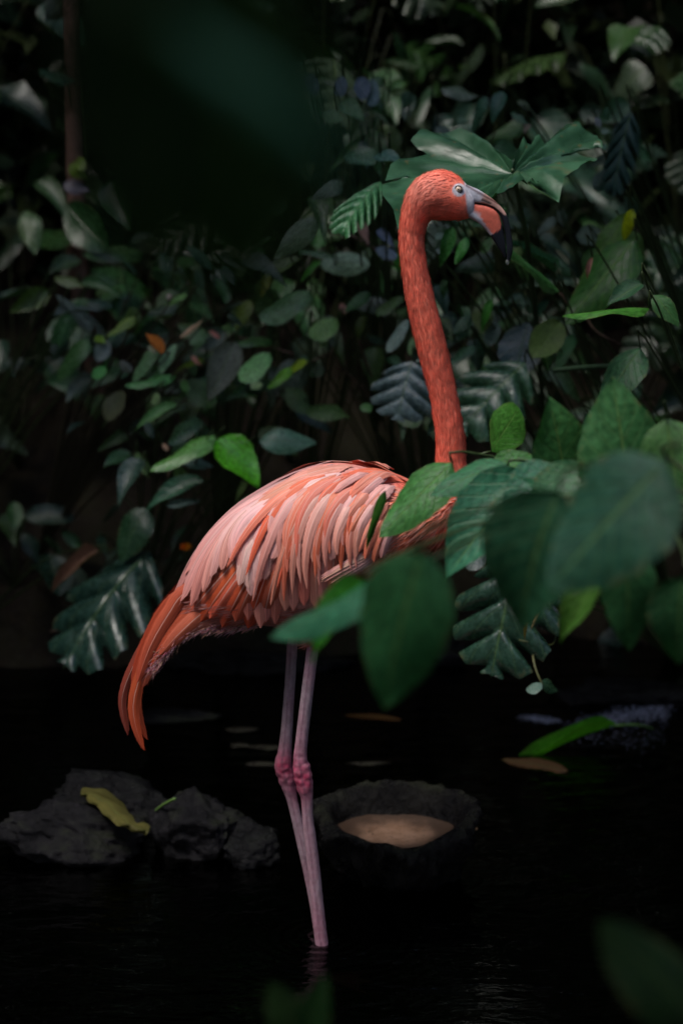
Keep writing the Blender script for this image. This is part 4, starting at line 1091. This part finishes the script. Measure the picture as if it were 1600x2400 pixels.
me = body_mesh()
nvb = len(me.vertices); co = np.empty(nvb * 3, np.float32); me.vertices.foreach_get('co', co); co = co.reshape(-1, 3).astype(float)
# plumage relief on neck and head, scutes on legs
nrm = np.empty(nvb * 3, np.float32); me.vertices.foreach_get('normal', nrm); nrm = nrm.reshape(-1, 3)
px_, py_ = proj(co)
cols = body_cols(co)
leg = sstep(py_, 1505, 1530)
scute = np.abs(np.sin(co[:, 2] / 0.0075 * math.pi)) * 0.0 * leg
fluff = np.array([noise.noise(Vector((p[0] * 85, p[1] * 85, p[2] * 50))) for p in co]) * 0.0005 * (1 - leg)
knob = leg * np.exp(-((py_ - 1815) / 45) ** 2) * np.array([noise.noise(Vector((p[0] * 110, p[1] * 110, p[2] * 110))) for p in co]) * 0.0026
# central groove along the shins
co2 = co + nrm * (scute + fluff + knob)[:, None]
me.vertices.foreach_set('co', co2.astype(np.float32).ravel()); me.update()
set_col(me, cols)
body = link('body', me, M_BODY, FL)
BV = BVHTree.FromPolygons([Vector(c) for c in co2], [tuple(p.vertices) for p in me.polygons])

# ---- bill
BTOP = [(1088, 430), (1104, 437), (1122, 445), (1151, 464), (1174, 485), (1187, 505), (1194, 530), (1199, 560), (1200, 590), (1192, 614)]
BMID = [(1090, 478), (1104, 476), (1118, 477), (1140, 481), (1158, 489), (1169, 501), (1177, 521), (1183, 548), (1186, 580), (1187, 612)]
BLOW_T = [(1092, 476), (1106, 475), (1120, 477), (1140, 481), (1158, 489), (1168, 502), (1174, 524), (1180, 550), (1184, 578), (1186, 600)]
BLOW_B = [(1088, 505), (1100, 511), (1112, 518), (1124, 526), (1135, 537), (1146, 550), (1155, 563), (1163, 576), (1172, 590), (1181, 604)]
def bill_part(name, T, B, wid, colf, roundt=0.6):
    n, sides = 70, 30; V, Fc, pc = [], [], []
    for i in range(n):
        t = i / (n - 1); a = interp(T, t); b = interp(B, t); w = interp([(v,) for v in wid], t)[0]
        pa, pb = at(a[0], a[1], 0), at(b[0], b[1], 0); c = (pa + pb) / 2; h = (pa - pb) / 2
        for k in range(sides):
            an = 2 * math.pi * k / sides; cs, sn = math.cos(an), math.sin(an)
            e_ = roundt
            V.append(c + h * (math.copysign(abs(cs) ** e_, cs)) + Vector((0, w * math.copysign(abs(sn) ** e_, sn), 0)))
    for i in range(n - 1):
        for k in range(sides): Fc.append((i * sides + k, i * sides + (k + 1) % sides, (i + 1) * sides + (k + 1) % sides, (i + 1) * sides + k))
    Fc.append(tuple(range(sides))[::-1]); Fc.append(tuple((n - 1) * sides + k for k in range(sides)))
    me = pyd(name, V, Fc)
    P = np.array([tuple(v) for v in V]); x, y = proj(P); set_col(me, colf(x, y, P))
    return link(name, me, M_BILL, FL)
BLACK = (0.016, 0.018, 0.026); WHITE = (0.60, 0.60, 0.68); CREAM = (0.62, 0.36, 0.30); BPINK = (0.66, 0.15, 0.10)
def up_col(x, y, P):
    n = len(x); c = np.tile(WHITE, (n, 1)).astype(float)
    nz = np.array([noise.noise(Vector(tuple(p * 260))) for p in P])
    def mx(f, col):
        nonlocal c
        f = np.clip(f, 0, 1)[:, None]; c = c * (1 - f) + np.array(col) * f
    mx(sstep(x + 0.35 * y, 1284, 1300), CREAM)
    mx(0.9 * np.exp(-(((x - 1141) + (y - 462) * -1.6) / 18) ** 2 - ((y - 461 - (x - 1138) * 0.55) / (4.5 + 1.5 * nz)) ** 2), (0.06, 0.015, 0.01))
    mx(0.95 * (np.abs(x - 1141) < 14) * (np.abs(y - 472 - (x - 1141) * 0.42) < 2.2), BLACK)
    # black band along the tomium and the whole tip
    band = interp_y(x, [(1104, 474), (1118, 474), (1140, 478), (1158, 485), (1170, 494), (1181, 505), (1190, 503), (1200, 500)])
    mx(sstep(y, band - 1.5, band + 1.5) * (x > 1103), BLACK)
    mx(sstep(y + 3 * nz, 500, 505), BLACK)
    return c
def interp_y(x, tab): return np.interp(x, [t[0] for t in tab], [t[1] for t in tab])
def lo_col(x, y, P):
    n = len(x); c = np.tile(BPINK, (n, 1)).astype(float)
    nz = np.array([noise.noise(Vector(tuple(p * 240))) for p in P])
    def mx(f, col):
        nonlocal c
        f = np.clip(f, 0, 1)[:, None]; c = c * (1 - f) + np.array(col) * f
    mx(sstep(x - 0.72 * (y - 490) + 3 * nz, 1114, 1106), WHITE)
    mx(0.6 * sstep(y - (517 + (x - 1112) * 0.85), -7, 0) * (x < 1140), (0.20, 0.14, 0.17))
    edge = (x - 1177) + (y - 522) * 0.35 + 2.5 * nz
    low = y + (x - 1150) * 0.62 + 4 * nz
    mx(np.maximum(sstep(edge, -2, 1.5), sstep(low, 548, 552)), BLACK)
    t = interp_y(x, [(1104, 478), (1139, 484), (1156, 492), (1170, 506)])
    mx(sstep(y, t - 1, t - 3) * (x < 1180), BLACK)
    return c
bill_part('upper_bill', BTOP, BMID, [.0150, .0140, .0125, .0105, .0092, .0085, .0078, .0066, .0050, .0015], up_col)
bill_part('lower_bill', BLOW_T, BLOW_B, [.0140, .0135, .0128, .0122, .0112, .0100, .0088, .0070, .0050, .0015], lo_col)
# drop on the bill tip
bm = bmesh.new(); bmesh.ops.create_uvsphere(bm, u_segments=12, v_segments=10, radius=0.0035)
for v in bm.verts:
    if v.co.z > 0: v.co.z *= 1.6; 
me = bpy.data.meshes.new('water_drop'); bm.to_mesh(me); bm.free()
o = link('water_drop', me, simple('drop', (0.9, 0.95, 1.0), 0.02, 0.5, 0, 0.9, 1.33)); o.location = at(1188, 615, 0); tag(o, 'clear water drop hanging from the tip of the flamingo bill', 'drop')

# ---- eyes (near and far side)
def eye(sgn):
    d = ray(1073.5, 444); h = BV.ray_cast(CAM, d, 10)[0] or at(1073.5, 444, -0.026)
    c = Vector((h.x, h.y + 0.0035, h.z)); c = Vector((c.x, sgn * abs(c.y), c.z))
    def ball(name, r, cc, mat, sc=(1, 1, 1), par=FL):
        bm = bmesh.new(); bmesh.ops.create_uvsphere(bm, u_segments=24, v_segments=16, radius=r)
        me = bpy.data.meshes.new(name); bm.to_mesh(me); bm.free()
        o = link(name, me, mat); o.parent = par
        o.location = cc - (par.location if par is FL else Vector((0, 0, 0))); o.scale = sc
        return o
    eb = ball('eye', 0.0068, c, M_IRIS)
    p = ball('pupil', 0.0019, Vector((0, sgn * 0.0052, 0)), M_PUPIL, (1, 1, 1), eb)
    # eyelid ring
    for name, R, r, dy, mt in (('eyelid', 0.0076, 0.0013, 0.0024, M_LID), ('eye_rim', 0.0062, 0.0006, 0.0045, M_PUPIL)):
        V, Fc = [], []
        for i in range(28):
            a = 2 * math.pi * i / 28
            for k in range(8):
                b = 2 * math.pi * k / 8
                V.append(c + Vector(((R + r * math.cos(b)) * math.cos(a), sgn * dy + r * math.sin(b), (R + r * math.cos(b)) * math.sin(a) * 0.94)))
                Fc.append((i * 8 + k, i * 8 + (k + 1) % 8, ((i + 1) % 28) * 8 + (k + 1) % 8, ((i + 1) % 28) * 8 + k))
        link(name, pyd(name, V, Fc), mt, FL)
M_IRIS = simple('iris', (0.66, 0.50, 0.38), 0.2, 0.4, coat=0.3); M_PUPIL = simple('pupil_black', (0.008, 0.006, 0.006), 0.08, 0.6); M_LID = simple('eyelid_skin', (0.62, 0.58, 0.62), 0.5)
eye(-1); eye(1)

# ---- contour feathers
FR = random.Random(21)
def surf(x, y):
    h = BV.ray_cast(CAM, ray(x, y), 10)
    return (h[0], h[1]) if h[0] is not None else (None, None)

def feather(path, width, col, tipamt, off, shape='round', n=14, cup=0.16, mirror=True, name='feather', yfix=None, twist=0.0):
    """path: photo points root > tip; off: metres the vane stands off the skin"""
    P, NR = [], []
    lastY, lastN = None, Vector((0, -1, 0.15)).normalized()
    ys = []
    for i in range(n):
        q = interp(path, i / (n - 1)); h, nn = (None, None) if yfix is not None else surf(q[0], q[1])
        if yfix is not None: Y = yfix[0] + (yfix[1] - yfix[0]) * i / (n - 1); nn = Vector((0, -1, 0.1))
        elif h is None or h.y > 0.02: Y = (lastY if lastY is not None else -0.03); nn = lastN
        else: Y = h.y
        lastY = Y
        if nn.y > -0.3: nn = Vector((nn.x, -0.3, nn.z))
        nn = nn.normalized(); lastN = nn
        P.append((q[0], q[1], Y)); NR.append(nn)
    for _ in range(3):
        ys = [p[2] for p in P]
        P = [(p[0], p[1], (ys[max(i - 1, 0)] + ys[i] + ys[min(i + 1, n - 1)]) / 3) for i, p in enumerate(P)]
        NR = [(NR[max(i - 1, 0)] + NR[i] + NR[min(i + 1, n - 1)]).normalized() for i in range(n)]
    C = [at(p[0], p[1], p[2]) for p in P]
    V, U, Fc = [], [], []
    w0 = width * mpp(0) * 0.5
    us = (-1, -0.6, -0.25, 0, 0.25, 0.6, 1)
    sd = FR.uniform(0, 50)
    for i in range(n):
        v = i / (n - 1); t = (C[min(i + 1, n - 1)] - C[max(i - 1, 0)]).normalized()
        s = t.cross(NR[i]).normalized(); nn = s.cross(t).normalized()
        if nn.dot(NR[i]) < 0: nn = -nn
        if twist: s = Matrix.Rotation(twist * v, 3, t) @ s
        rise = off * min(1, (0.45 if off > 0.015 else 0.10) + v * 1.8) + 0.001
        if shape == 'round': w = w0 * min(1, (0.12 + v / 0.35)) * max(0.0, 1 - v ** 5) ** 0.55
        elif shape == 'point': w = w0 * min(1, (0.15 + v / 0.3)) * max(0.0, 1 - v ** 2.4) ** 0.75
        else: w = w0 * min(1, (0.5 + v / 0.3)) * max(0.0, 1 - v ** 4) ** 0.6
        if i == n - 1: w = w0 * 0.05
        for u in us:
            jit = 1 + (0.10 * noise.noise(Vector((v * 9, u * 3, sd))) if abs(u) > 0.9 else 0)
            uu = u * jit
            V.append(C[i] + s * w * uu + nn * (rise - cup * w * 2 * u * u + 0.0006 * (abs(u) < 0.1)))
            U.append((0.5 + u / 2, v))
    m = len(us)
    for i in range(n - 1):
        for k in range(m - 1): Fc.append((i * m + k, i * m + k + 1, (i + 1) * m + k + 1, (i + 1) * m + k))
    for i in range(2, n - 1):          # loose barbs fraying off both margins
        for e_ in (0, m - 1):
            a_, b_ = V[i * m + e_], V[(i + 1) * m + e_]; inn = V[i * m + (m // 2)]
            for q in range(3):
                f_ = FR.random(); p_ = a_.lerp(b_, f_); out_ = (a_ - inn)
                if out_.length < 1e-5: continue
                tip_ = p_ + out_.normalized() * w0 * FR.uniform(0.10, 0.32) + (b_ - a_).normalized() * w0 * FR.uniform(0.35, 0.8)
                b0 = len(V); V += [p_ - (b_ - a_).normalized() * 0.0005, p_ + (b_ - a_).normalized() * 0.0006, tip_]
                uvq = (0.97 if e_ else 0.03, (i + f_) / (n - 1)); U += [uvq, uvq, uvq]; Fc.append((b0, b0 + 1, b0 + 2))
    c0 = C[0].copy()
    me = pyd(name, [v_ - c0 for v_ in V], Fc); set_uv(me, U); me.materials.append(M_FEATHER)
    me.polygons.foreach_set('use_smooth', [True] * len(Fc))
    for sg in ((1, -1) if mirror else (1,)):
        o = bpy.data.objects.new(name, me); COL.objects.link(o); o.parent = FL
        loc = Vector((c0.x, c0.y * sg, c0.z)); o.location = loc - FL.location; o.scale = (1, sg, 1)
        o.color = (*[min(1, max(0, q)) for q in col], tipamt)
    return me

def jc(c, a=0.06):
    k = 1 + FR.uniform(-a, a) * 1.5; return tuple(v * k * (1 + FR.uniform(-a, a)) for v in c)
def bez(a, b, c, k=6):
    return [tuple((1 - t) ** 2 * np.array(a) + 2 * t * (1 - t) * np.array(b) + t * t * np.array(c)) for t in [i / (k - 1) for i in range(k)]]

PALE = (0.84, 0.51, 0.49); PALE2 = (0.80, 0.41, 0.38); ROSE = (0.72, 0.25, 0.19); SALM = (0.80, 0.22, 0.13); ORG = (0.78, 0.16, 0.055); DEEP = (0.62, 0.095, 0.03); MAUVE = (0.55, 0.27, 0.26)

# tail: deep orange-red, long and drooping
for p, w, c, tp, yy in (
    ([(520, 1350), (400, 1420), (340, 1510), (300, 1590), (286, 1650), (300, 1722)], 24, (0.36, 0.075, 0.05), .2, (-.0, -.01)),
    ([(505, 1360), (410, 1440), (352, 1520), (318, 1600), (308, 1650)], 26, (0.40, 0.07, 0.03), .3, (-.0, -.015)),
    ([(520, 1350), (430, 1390), (380, 1440), (338, 1520), (310, 1600)], 34, (0.60, 0.10, 0.035), .3, (-.015, -.02)),
    ([(540, 1350), (450, 1400), (385, 1480), (340, 1560), (314, 1640), (318, 1700), (338, 1758)], 32, ORG, .3, (-.02, -.03)),
    ([(560, 1360), (480, 1400), (410, 1470), (360, 1540), (335, 1610)], 44, SALM, .2, (-.02, -.035)),
    ([(550, 1350), (440, 1385), (395, 1440), (350, 1520), (322, 1600)], 40, (0.78, 0.17, 0.09), .2, (-.025, -.04)),
    ([(580, 1370), (500, 1400), (440, 1450), (385, 1510), (352, 1570)], 46, (0.70, 0.14, 0.06), .3, (-.03, -.035)),
    ([(600, 1380), (530, 1400), (470, 1440), (415, 1490), (375, 1535)], 44, SALM, .2, (-.035, -.04)),
    ([(600, 1400), (540, 1430), (480, 1455), (430, 1480), (392, 1512)], 36, (0.66, 0.24, 0.20), .1, (-.035, -.035))):
    feather(p, w, (c[0] * 0.62, c[1] * 0.50, c[2] * 0.42), tp, 0.0, 'tail', 18, yfix=yy, name='tail_feather')
# under-wing flank row (orange-red, lower)
for i in range(7):
    t = i / 6
    tip = (436 + 180 * t + FR.uniform(-8, 8), 1460 + FR.uniform(-16, 8)); root = (600 + 60 * t, 1270 + 15 * t)
    ctl = ((root[0] + tip[0]) / 2 - 6 + 10 * t, (root[1] + tip[1]) / 2 - 6)
    feather(bez(root, ctl, tip), FR.uniform(52, 62), jc((0.66, 0.11, 0.035) if i % 2 else (0.74, 0.17, 0.09)), 0.5, 0.003 + 0.0006 * i, 'round')
# broad secondaries, pale rose, hanging nearly vertical
for i in range(10):
    t = i / 9
    tip = (588 + 190 * t + FR.uniform(-6, 6), 1462 - 52 * t + FR.uniform(-16, 14)); root = (700 + 110 * t, 1150 + 10 * t)
    ctl = (tip[0] - 18 + 14 * t, 1270)
    feather(bez(root, ctl, tip), FR.uniform(44, 54), jc(PALE2 if i % 3 else (0.74, 0.30, 0.25)), 0.75, 0.0060 + 0.0003 * (i % 4), 'round', cup=0.12)
# primaries / tertials sweeping to the rear
REAR = [((418, 1402), 56, MAUVE), ((434, 1410), 52, PALE2), ((455, 1418), 46, (0.66, 0.30, 0.27)), ((448, 1350), 44, PALE2), ((485, 1385), 44, PALE2), ((505, 1352), 44, PALE), ((530, 1335), 44, PALE2), ((555, 1315), 42, PALE)]
for i, (tip, w, c) in enumerate(REAR):
    t = i / (len(REAR) - 1)
    root = (780 - 40 * t, 1090 + 40 * t); ctl = (500 + 70 * t - 6 * i, 1175 + 30 * t)
    feather(bez(root, ctl, tip), w, jc(c, 0.04), 0.25, 0.010 + 0.0006 * i, 'round', 18)
# outline coverts along the back
for i in range(16):
    t = i / 15
    root = (830 - 170 * t + FR.uniform(-8, 8), 1092 + 66 * t); L = 210 - 30 * t
    a = math.radians(158 - 26 * t + FR.uniform(-4, 4)); 
    tip = (root[0] + L * math.cos(a) , root[1] + L * math.sin(a) * 0.62 + 22 + 40 * t)
    ctl = ((root[0] + tip[0]) / 2 - 6, (root[1] + tip[1]) / 2 - 18)
    feather(bez(root, ctl, tip), 40, jc(PALE if t > 0.3 else (0.78, 0.32, 0.24), 0.04), 0.1, 0.0085 + 0.0005 * (i % 5), 'point', 18, cup=0.08)
# scapulars over the shoulder: pale
for i in range(30):
    u, v = FR.random(), FR.random()
    root = (800 - 240 * v + 20 * u, 1105 + 60 * u + 90 * v)
    a = math.radians(150 - 45 * u - 12 * v); L = FR.uniform(110, 165)
    tip = (root[0] + L * math.cos(a), root[1] + L * math.sin(a))
    ctl = ((root[0] + tip[0]) / 2 - 12 * math.sin(a), (root[1] + tip[1]) / 2 - 16)
    feather(bez(root, ctl, tip), FR.uniform(34, 46), jc(PALE if FR.random() < 0.65 else PALE2, 0.04), 0.12, 0.0100 + 0.0020 * FR.random(), 'round', 16, cup=0.10)
# long lax drooping plumes, orange with a white shaft
DR = [((764, 1120), (640, 1160), (585, 1345), 20), ((772, 1125), (655, 1190), (620, 1335), 18), ((790, 1120), (660, 1180), (672, 1400), 22), ((800, 1128), (680, 1200), (690, 1385), 20),
      ((806, 1122), (690, 1170), (700, 1300), 17), ((812, 1130), (700, 1230), (722, 1372), 20), ((824, 1118), (715, 1180), (725, 1290), 17), ((828, 1132), (716, 1240), (752, 1330), 18),
      ((836, 1128), (735, 1200), (742, 1345), 20), ((842, 1140), (750, 1220), (764, 1322), 18), ((852, 1135), (760, 1190), (766, 1262), 17), ((850, 1150), (775, 1240), (790, 1295), 18),
      ((862, 1150), (790, 1210), (797, 1330), 20), ((870, 1160), (805, 1220), (817, 1315), 19), ((872, 1140), (810, 1180), (815, 1242), 22), ((884, 1165), (826, 1230), (832, 1300), 20),
      ((745, 1130), (610, 1190), (545, 1330), 18), ((735, 1140), (640, 1210), (600, 1400), 20), ((820, 1140), (700, 1200), (655, 1370), 20), ((780, 1140), (680, 1200), (640, 1410), 22)]
for i, (r_, c_, t_, w) in enumerate(DR):
    col = ((0.79, 0.20, 0.11), (0.80, 0.36, 0.30), (0.80, 0.24, 0.15), PALE2, (0.80, 0.28, 0.20), (0.81, 0.44, 0.39))[i % 6]
    feather(bez(r_, c_, t_, 7), w * 1.45, jc(col), 0.6, 0.0155 + 0.0006 * (i % 6), 'point', 18, cup=0.13)
for i in range(10):
    x = 640 + 200 * i / 9 + FR.uniform(-8, 8)
    feather(bez((x + 85, 1135 + FR.uniform(-8, 18)), (x - 22, 1180), (x + FR.uniform(-5, 12), FR.uniform(1255, 1370)), 7), FR.uniform(26, 34), jc((PALE, PALE2, (0.80, 0.30, 0.22), PALE)[i % 4]), 0.45, 0.0152 + 0.0005 * (i % 4), 'point', 16, cup=0.14)
# smooth coral mantle along the top of the back
for i in range(12):
    t = i / 11
    root = (975 - 90 * t, 1136 - 14 * t + 26 * (i % 3)); tip = (root[0] - FR.uniform(120, 160), root[1] - 12 + 26 * (i % 3) * 0.6 + (40 if root[0] < 930 else 0))
    feather(bez(root, ((root[0] + tip[0]) / 2, min(root[1], tip[1]) - 14 + 8 * (i % 3)), tip), 40, jc((0.80, 0.17, 0.095) if i % 3 == 0 else (0.80, 0.27, 0.19), 0.04), 0.1, 0.007 + 0.0008 * (i % 4), 'point', 16, cup=0.06)
# shoulder ruff
for i in range(22):
    u = FR.random(); v = FR.random()
    root = (935 - 70 * v, 1112 + 110 * u); a = math.radians(165 - 50 * u); L = FR.uniform(60, 100)
    tip = (root[0] + L * math.cos(a), root[1] + L * math.sin(a) + 18)
    feather(bez(root, ((root[0] + tip[0]) / 2 - 5, (root[1] + tip[1]) / 2 - 12), tip), FR.uniform(18, 26), jc((SALM, (0.80, 0.28, 0.2), PALE2)[i % 3]), 0.2, 0.016 + 0.002 * FR.random(), 'round')
# pale streaked plumes under the wing edge
for i in range(12):
    t = i / 11
    feather(bez((925 - 30 * t, 1262 + 34 * t), (840, 1300 + 18 * t), (742 + 60 * t * FR.random(), 1350 + 12 * t)), 20, jc((0.82, 0.42, 0.36)), 0.1, 0.012 + 0.001 * (i % 3), 'point')

# ---- short plumage: strands of down on neck, head, breast, belly
def strands(name, count, region, length, width, flow, colf, lift, seed):
    r = np.random.default_rng(seed)
    me = body.data; np_ = len(me.polygons)
    cen = np.empty(np_ * 3, np.float32); me.polygons.foreach_get('center', cen); cen = cen.reshape(-1, 3).astype(float)
    nr = np.empty(np_ * 3, np.float32); me.polygons.foreach_get('normal', nr); nr = nr.reshape(-1, 3).astype(float)
    # region in bird-plane coordinates (projected along Y)
    x, y = proj(np.column_stack([cen[:, 0], np.zeros(np_), cen[:, 2]]))
    ok = np.where(region(x, y))[0]
    ids = r.choice(ok, count)
    c = cen[ids] + r.normal(size=(count, 3)) * 0.0012; n = nr[ids]; xs, ys = x[ids], y[ids]
    f = flow(xs, ys, n, r); f = f + r.normal(size=f.shape) * 0.14
    f -= n * (f * n).sum(1)[:, None]; f /= np.linalg.norm(f, axis=1)[:, None] + 1e-9
    s = np.cross(f, n); L = length * r.uniform(0.6, 1.3, count)[:, None]; w = width * r.uniform(0.6, 1.3, count)[:, None]
    lf = lift * r.uniform(0.3, 1.4, count)[:, None]
    p0 = c - n * 0.0004; p1 = c + f * L * 0.5 + n * L * lf * 0.7; p2 = c + f * L + n * L * lf * 0.8
    P = np.stack([p0 - s * w * 0.6, p0 + s * w * 0.6, p1 - s * w, p1 + s * w, p2], 1).reshape(-1, 3)
    b = np.arange(count)[:, None] * 5
    F = np.concatenate([b + np.array([0, 1, 3]), b + np.array([0, 3, 2]), b + np.array([2, 3, 4])]).tolist()
    m2 = bpy.data.meshes.new(name); m2.from_pydata(P.tolist(), [], F); m2.update()
    m2.polygons.foreach_set('use_smooth', [True] * len(F)); hair_n = np.repeat(n * 0.85 + f * 0.1, 5, axis=0).tolist()
    cc = colf(xs, ys, c, r); set_col(m2, np.repeat(np.clip(cc, 0, 1), 5, axis=0))
    m2.normals_split_custom_set_from_vertices(hair_n)
    o = link(name, m2, M_DOWN, FL); o['kind'] = 'stuff'
    return o
nk = np.array([interp(NECK, i / 60) for i in range(61)])
def flow_neck(x, y, n, r):
    # tangent down the neck, sweeping back round the skull
    t = np.zeros((len(x), 3))
    idx = np.argmin((nk[None, :, 0] - x[:, None]) ** 2 + (nk[None, :, 1] - y[:, None]) ** 2, axis=1)
    a = nk[np.maximum(idx - 1, 0)]; b = nk[np.minimum(idx + 1, 60)]
    t[:, 0] = (a - b)[:, 0]; t[:, 2] = -(a - b)[:, 1]
    t /= np.linalg.norm(t, axis=1)[:, None] + 1e-9
    hd = (y < 520) & (x > 985)
    q = np.stack([-(np.ones(len(x))), np.zeros(len(x)), -0.35 - (1010 - x) * 0.01], 1); t[hd] = q[hd]
    t += np.array([0, 0, -0.05])
    return t
def bodycol(x, y, c, r):
    cc = body_cols(np.column_stack([c[:, 0], c[:, 1], c[:, 2]])); k = r.uniform(1.0, 1.12, (len(x), 1)); pale = (r.uniform(size=(len(x), 1)) < 0.12) * 0.2
    return (cc * k) * (1 - pale) + np.array((0.85, 0.34, 0.25)) * pale
strands('neck_plumage', 20000, lambda x, y: (x > 925) & (y < 1190) & ~((x > 1084) & (y < 560)) & ~(np.hypot(x - 1074, y - 444) < 22), 0.011, 0.0006, flow_neck, bodycol, 0.03, 1)
def flow_breast(x, y, n, r):
    return np.tile(np.array([-0.85, 0.0, -0.45]), (len(x), 1))
def breastcol(x, y, c, r):
    a = r.uniform(size=(len(x), 1)); k = r.uniform(0.6, 1.1, (len(x), 1))
    return (np.array((0.86, 0.17, 0.07)) * (1 - a) + np.array((0.84, 0.38, 0.30)) * a) * k * 1.15
strands('breast_plumage', 7000, lambda x, y: (x > 870) & (y > 1150) & (y < 1400), 0.034, 0.0012, flow_breast, breastcol, 0.22, 2)
def bellycol(x, y, c, r):
    a = r.uniform(size=(len(x), 1)); return (np.array((0.62, 0.30, 0.29)) * (1 - a) + np.array((0.62, 0.15, 0.09)) * a) * r.uniform(0.7, 1.1, (len(x), 1))
strands('belly_plumage', 11000, lambda x, y: (y > 1395) & (y < 1492) & (x < 900), 0.026, 0.0009, lambda x, y, n, r: np.tile(np.array([-1.0, 0, -0.30]), (len(x), 1)), bellycol, 0.18, 3)

def tail_down():
    r = random.Random(9); V, Fc, cc = [], [], []
    path = [(600, 1466), (540, 1474), (480, 1474), (430, 1494), (392, 1528), (362, 1572)]
    for i in range(1500):
        t = r.random(); q = interp(path, t); Y = -0.034 + 0.012 * r.random() - 0.01 * t + (0.05 * (r.random() ** 2))
        b = at(q[0] + r.gauss(0, 7), q[1] - abs(r.gauss(0, 9)) + 4, Y)
        a = math.radians(188 - 62 * t + r.gauss(0, 16)); L = r.uniform(0.010, 0.026)
        d = Vector((math.cos(a), r.gauss(0, 0.15), -math.sin(math.pi - a) if False else -abs(math.sin(a)) + (0.5 if r.random() < 0.35 else 0))) * L
        sdv = Vector((-d.z, 0, d.x)).normalized() * 0.0005
        k = len(V); V += [b - sdv, b + sdv, b + d * 0.6 + Vector((0, 0, -0.001)), b + d + Vector((0, 0, -0.004))]
        Fc += [(k, k + 1, k + 2), (k, k + 2, k + 3)]
        c = (0.66 * r.uniform(0.7, 1.1), 0.34 * r.uniform(0.6, 1.1), 0.35 * r.uniform(0.6, 1.1)); cc += [c] * 4
    me = pyd('tail_down', V, Fc); set_col(me, cc); o = link('tail_down', me, M_DOWN, FL); o['kind'] = 'stuff'
tail_down()
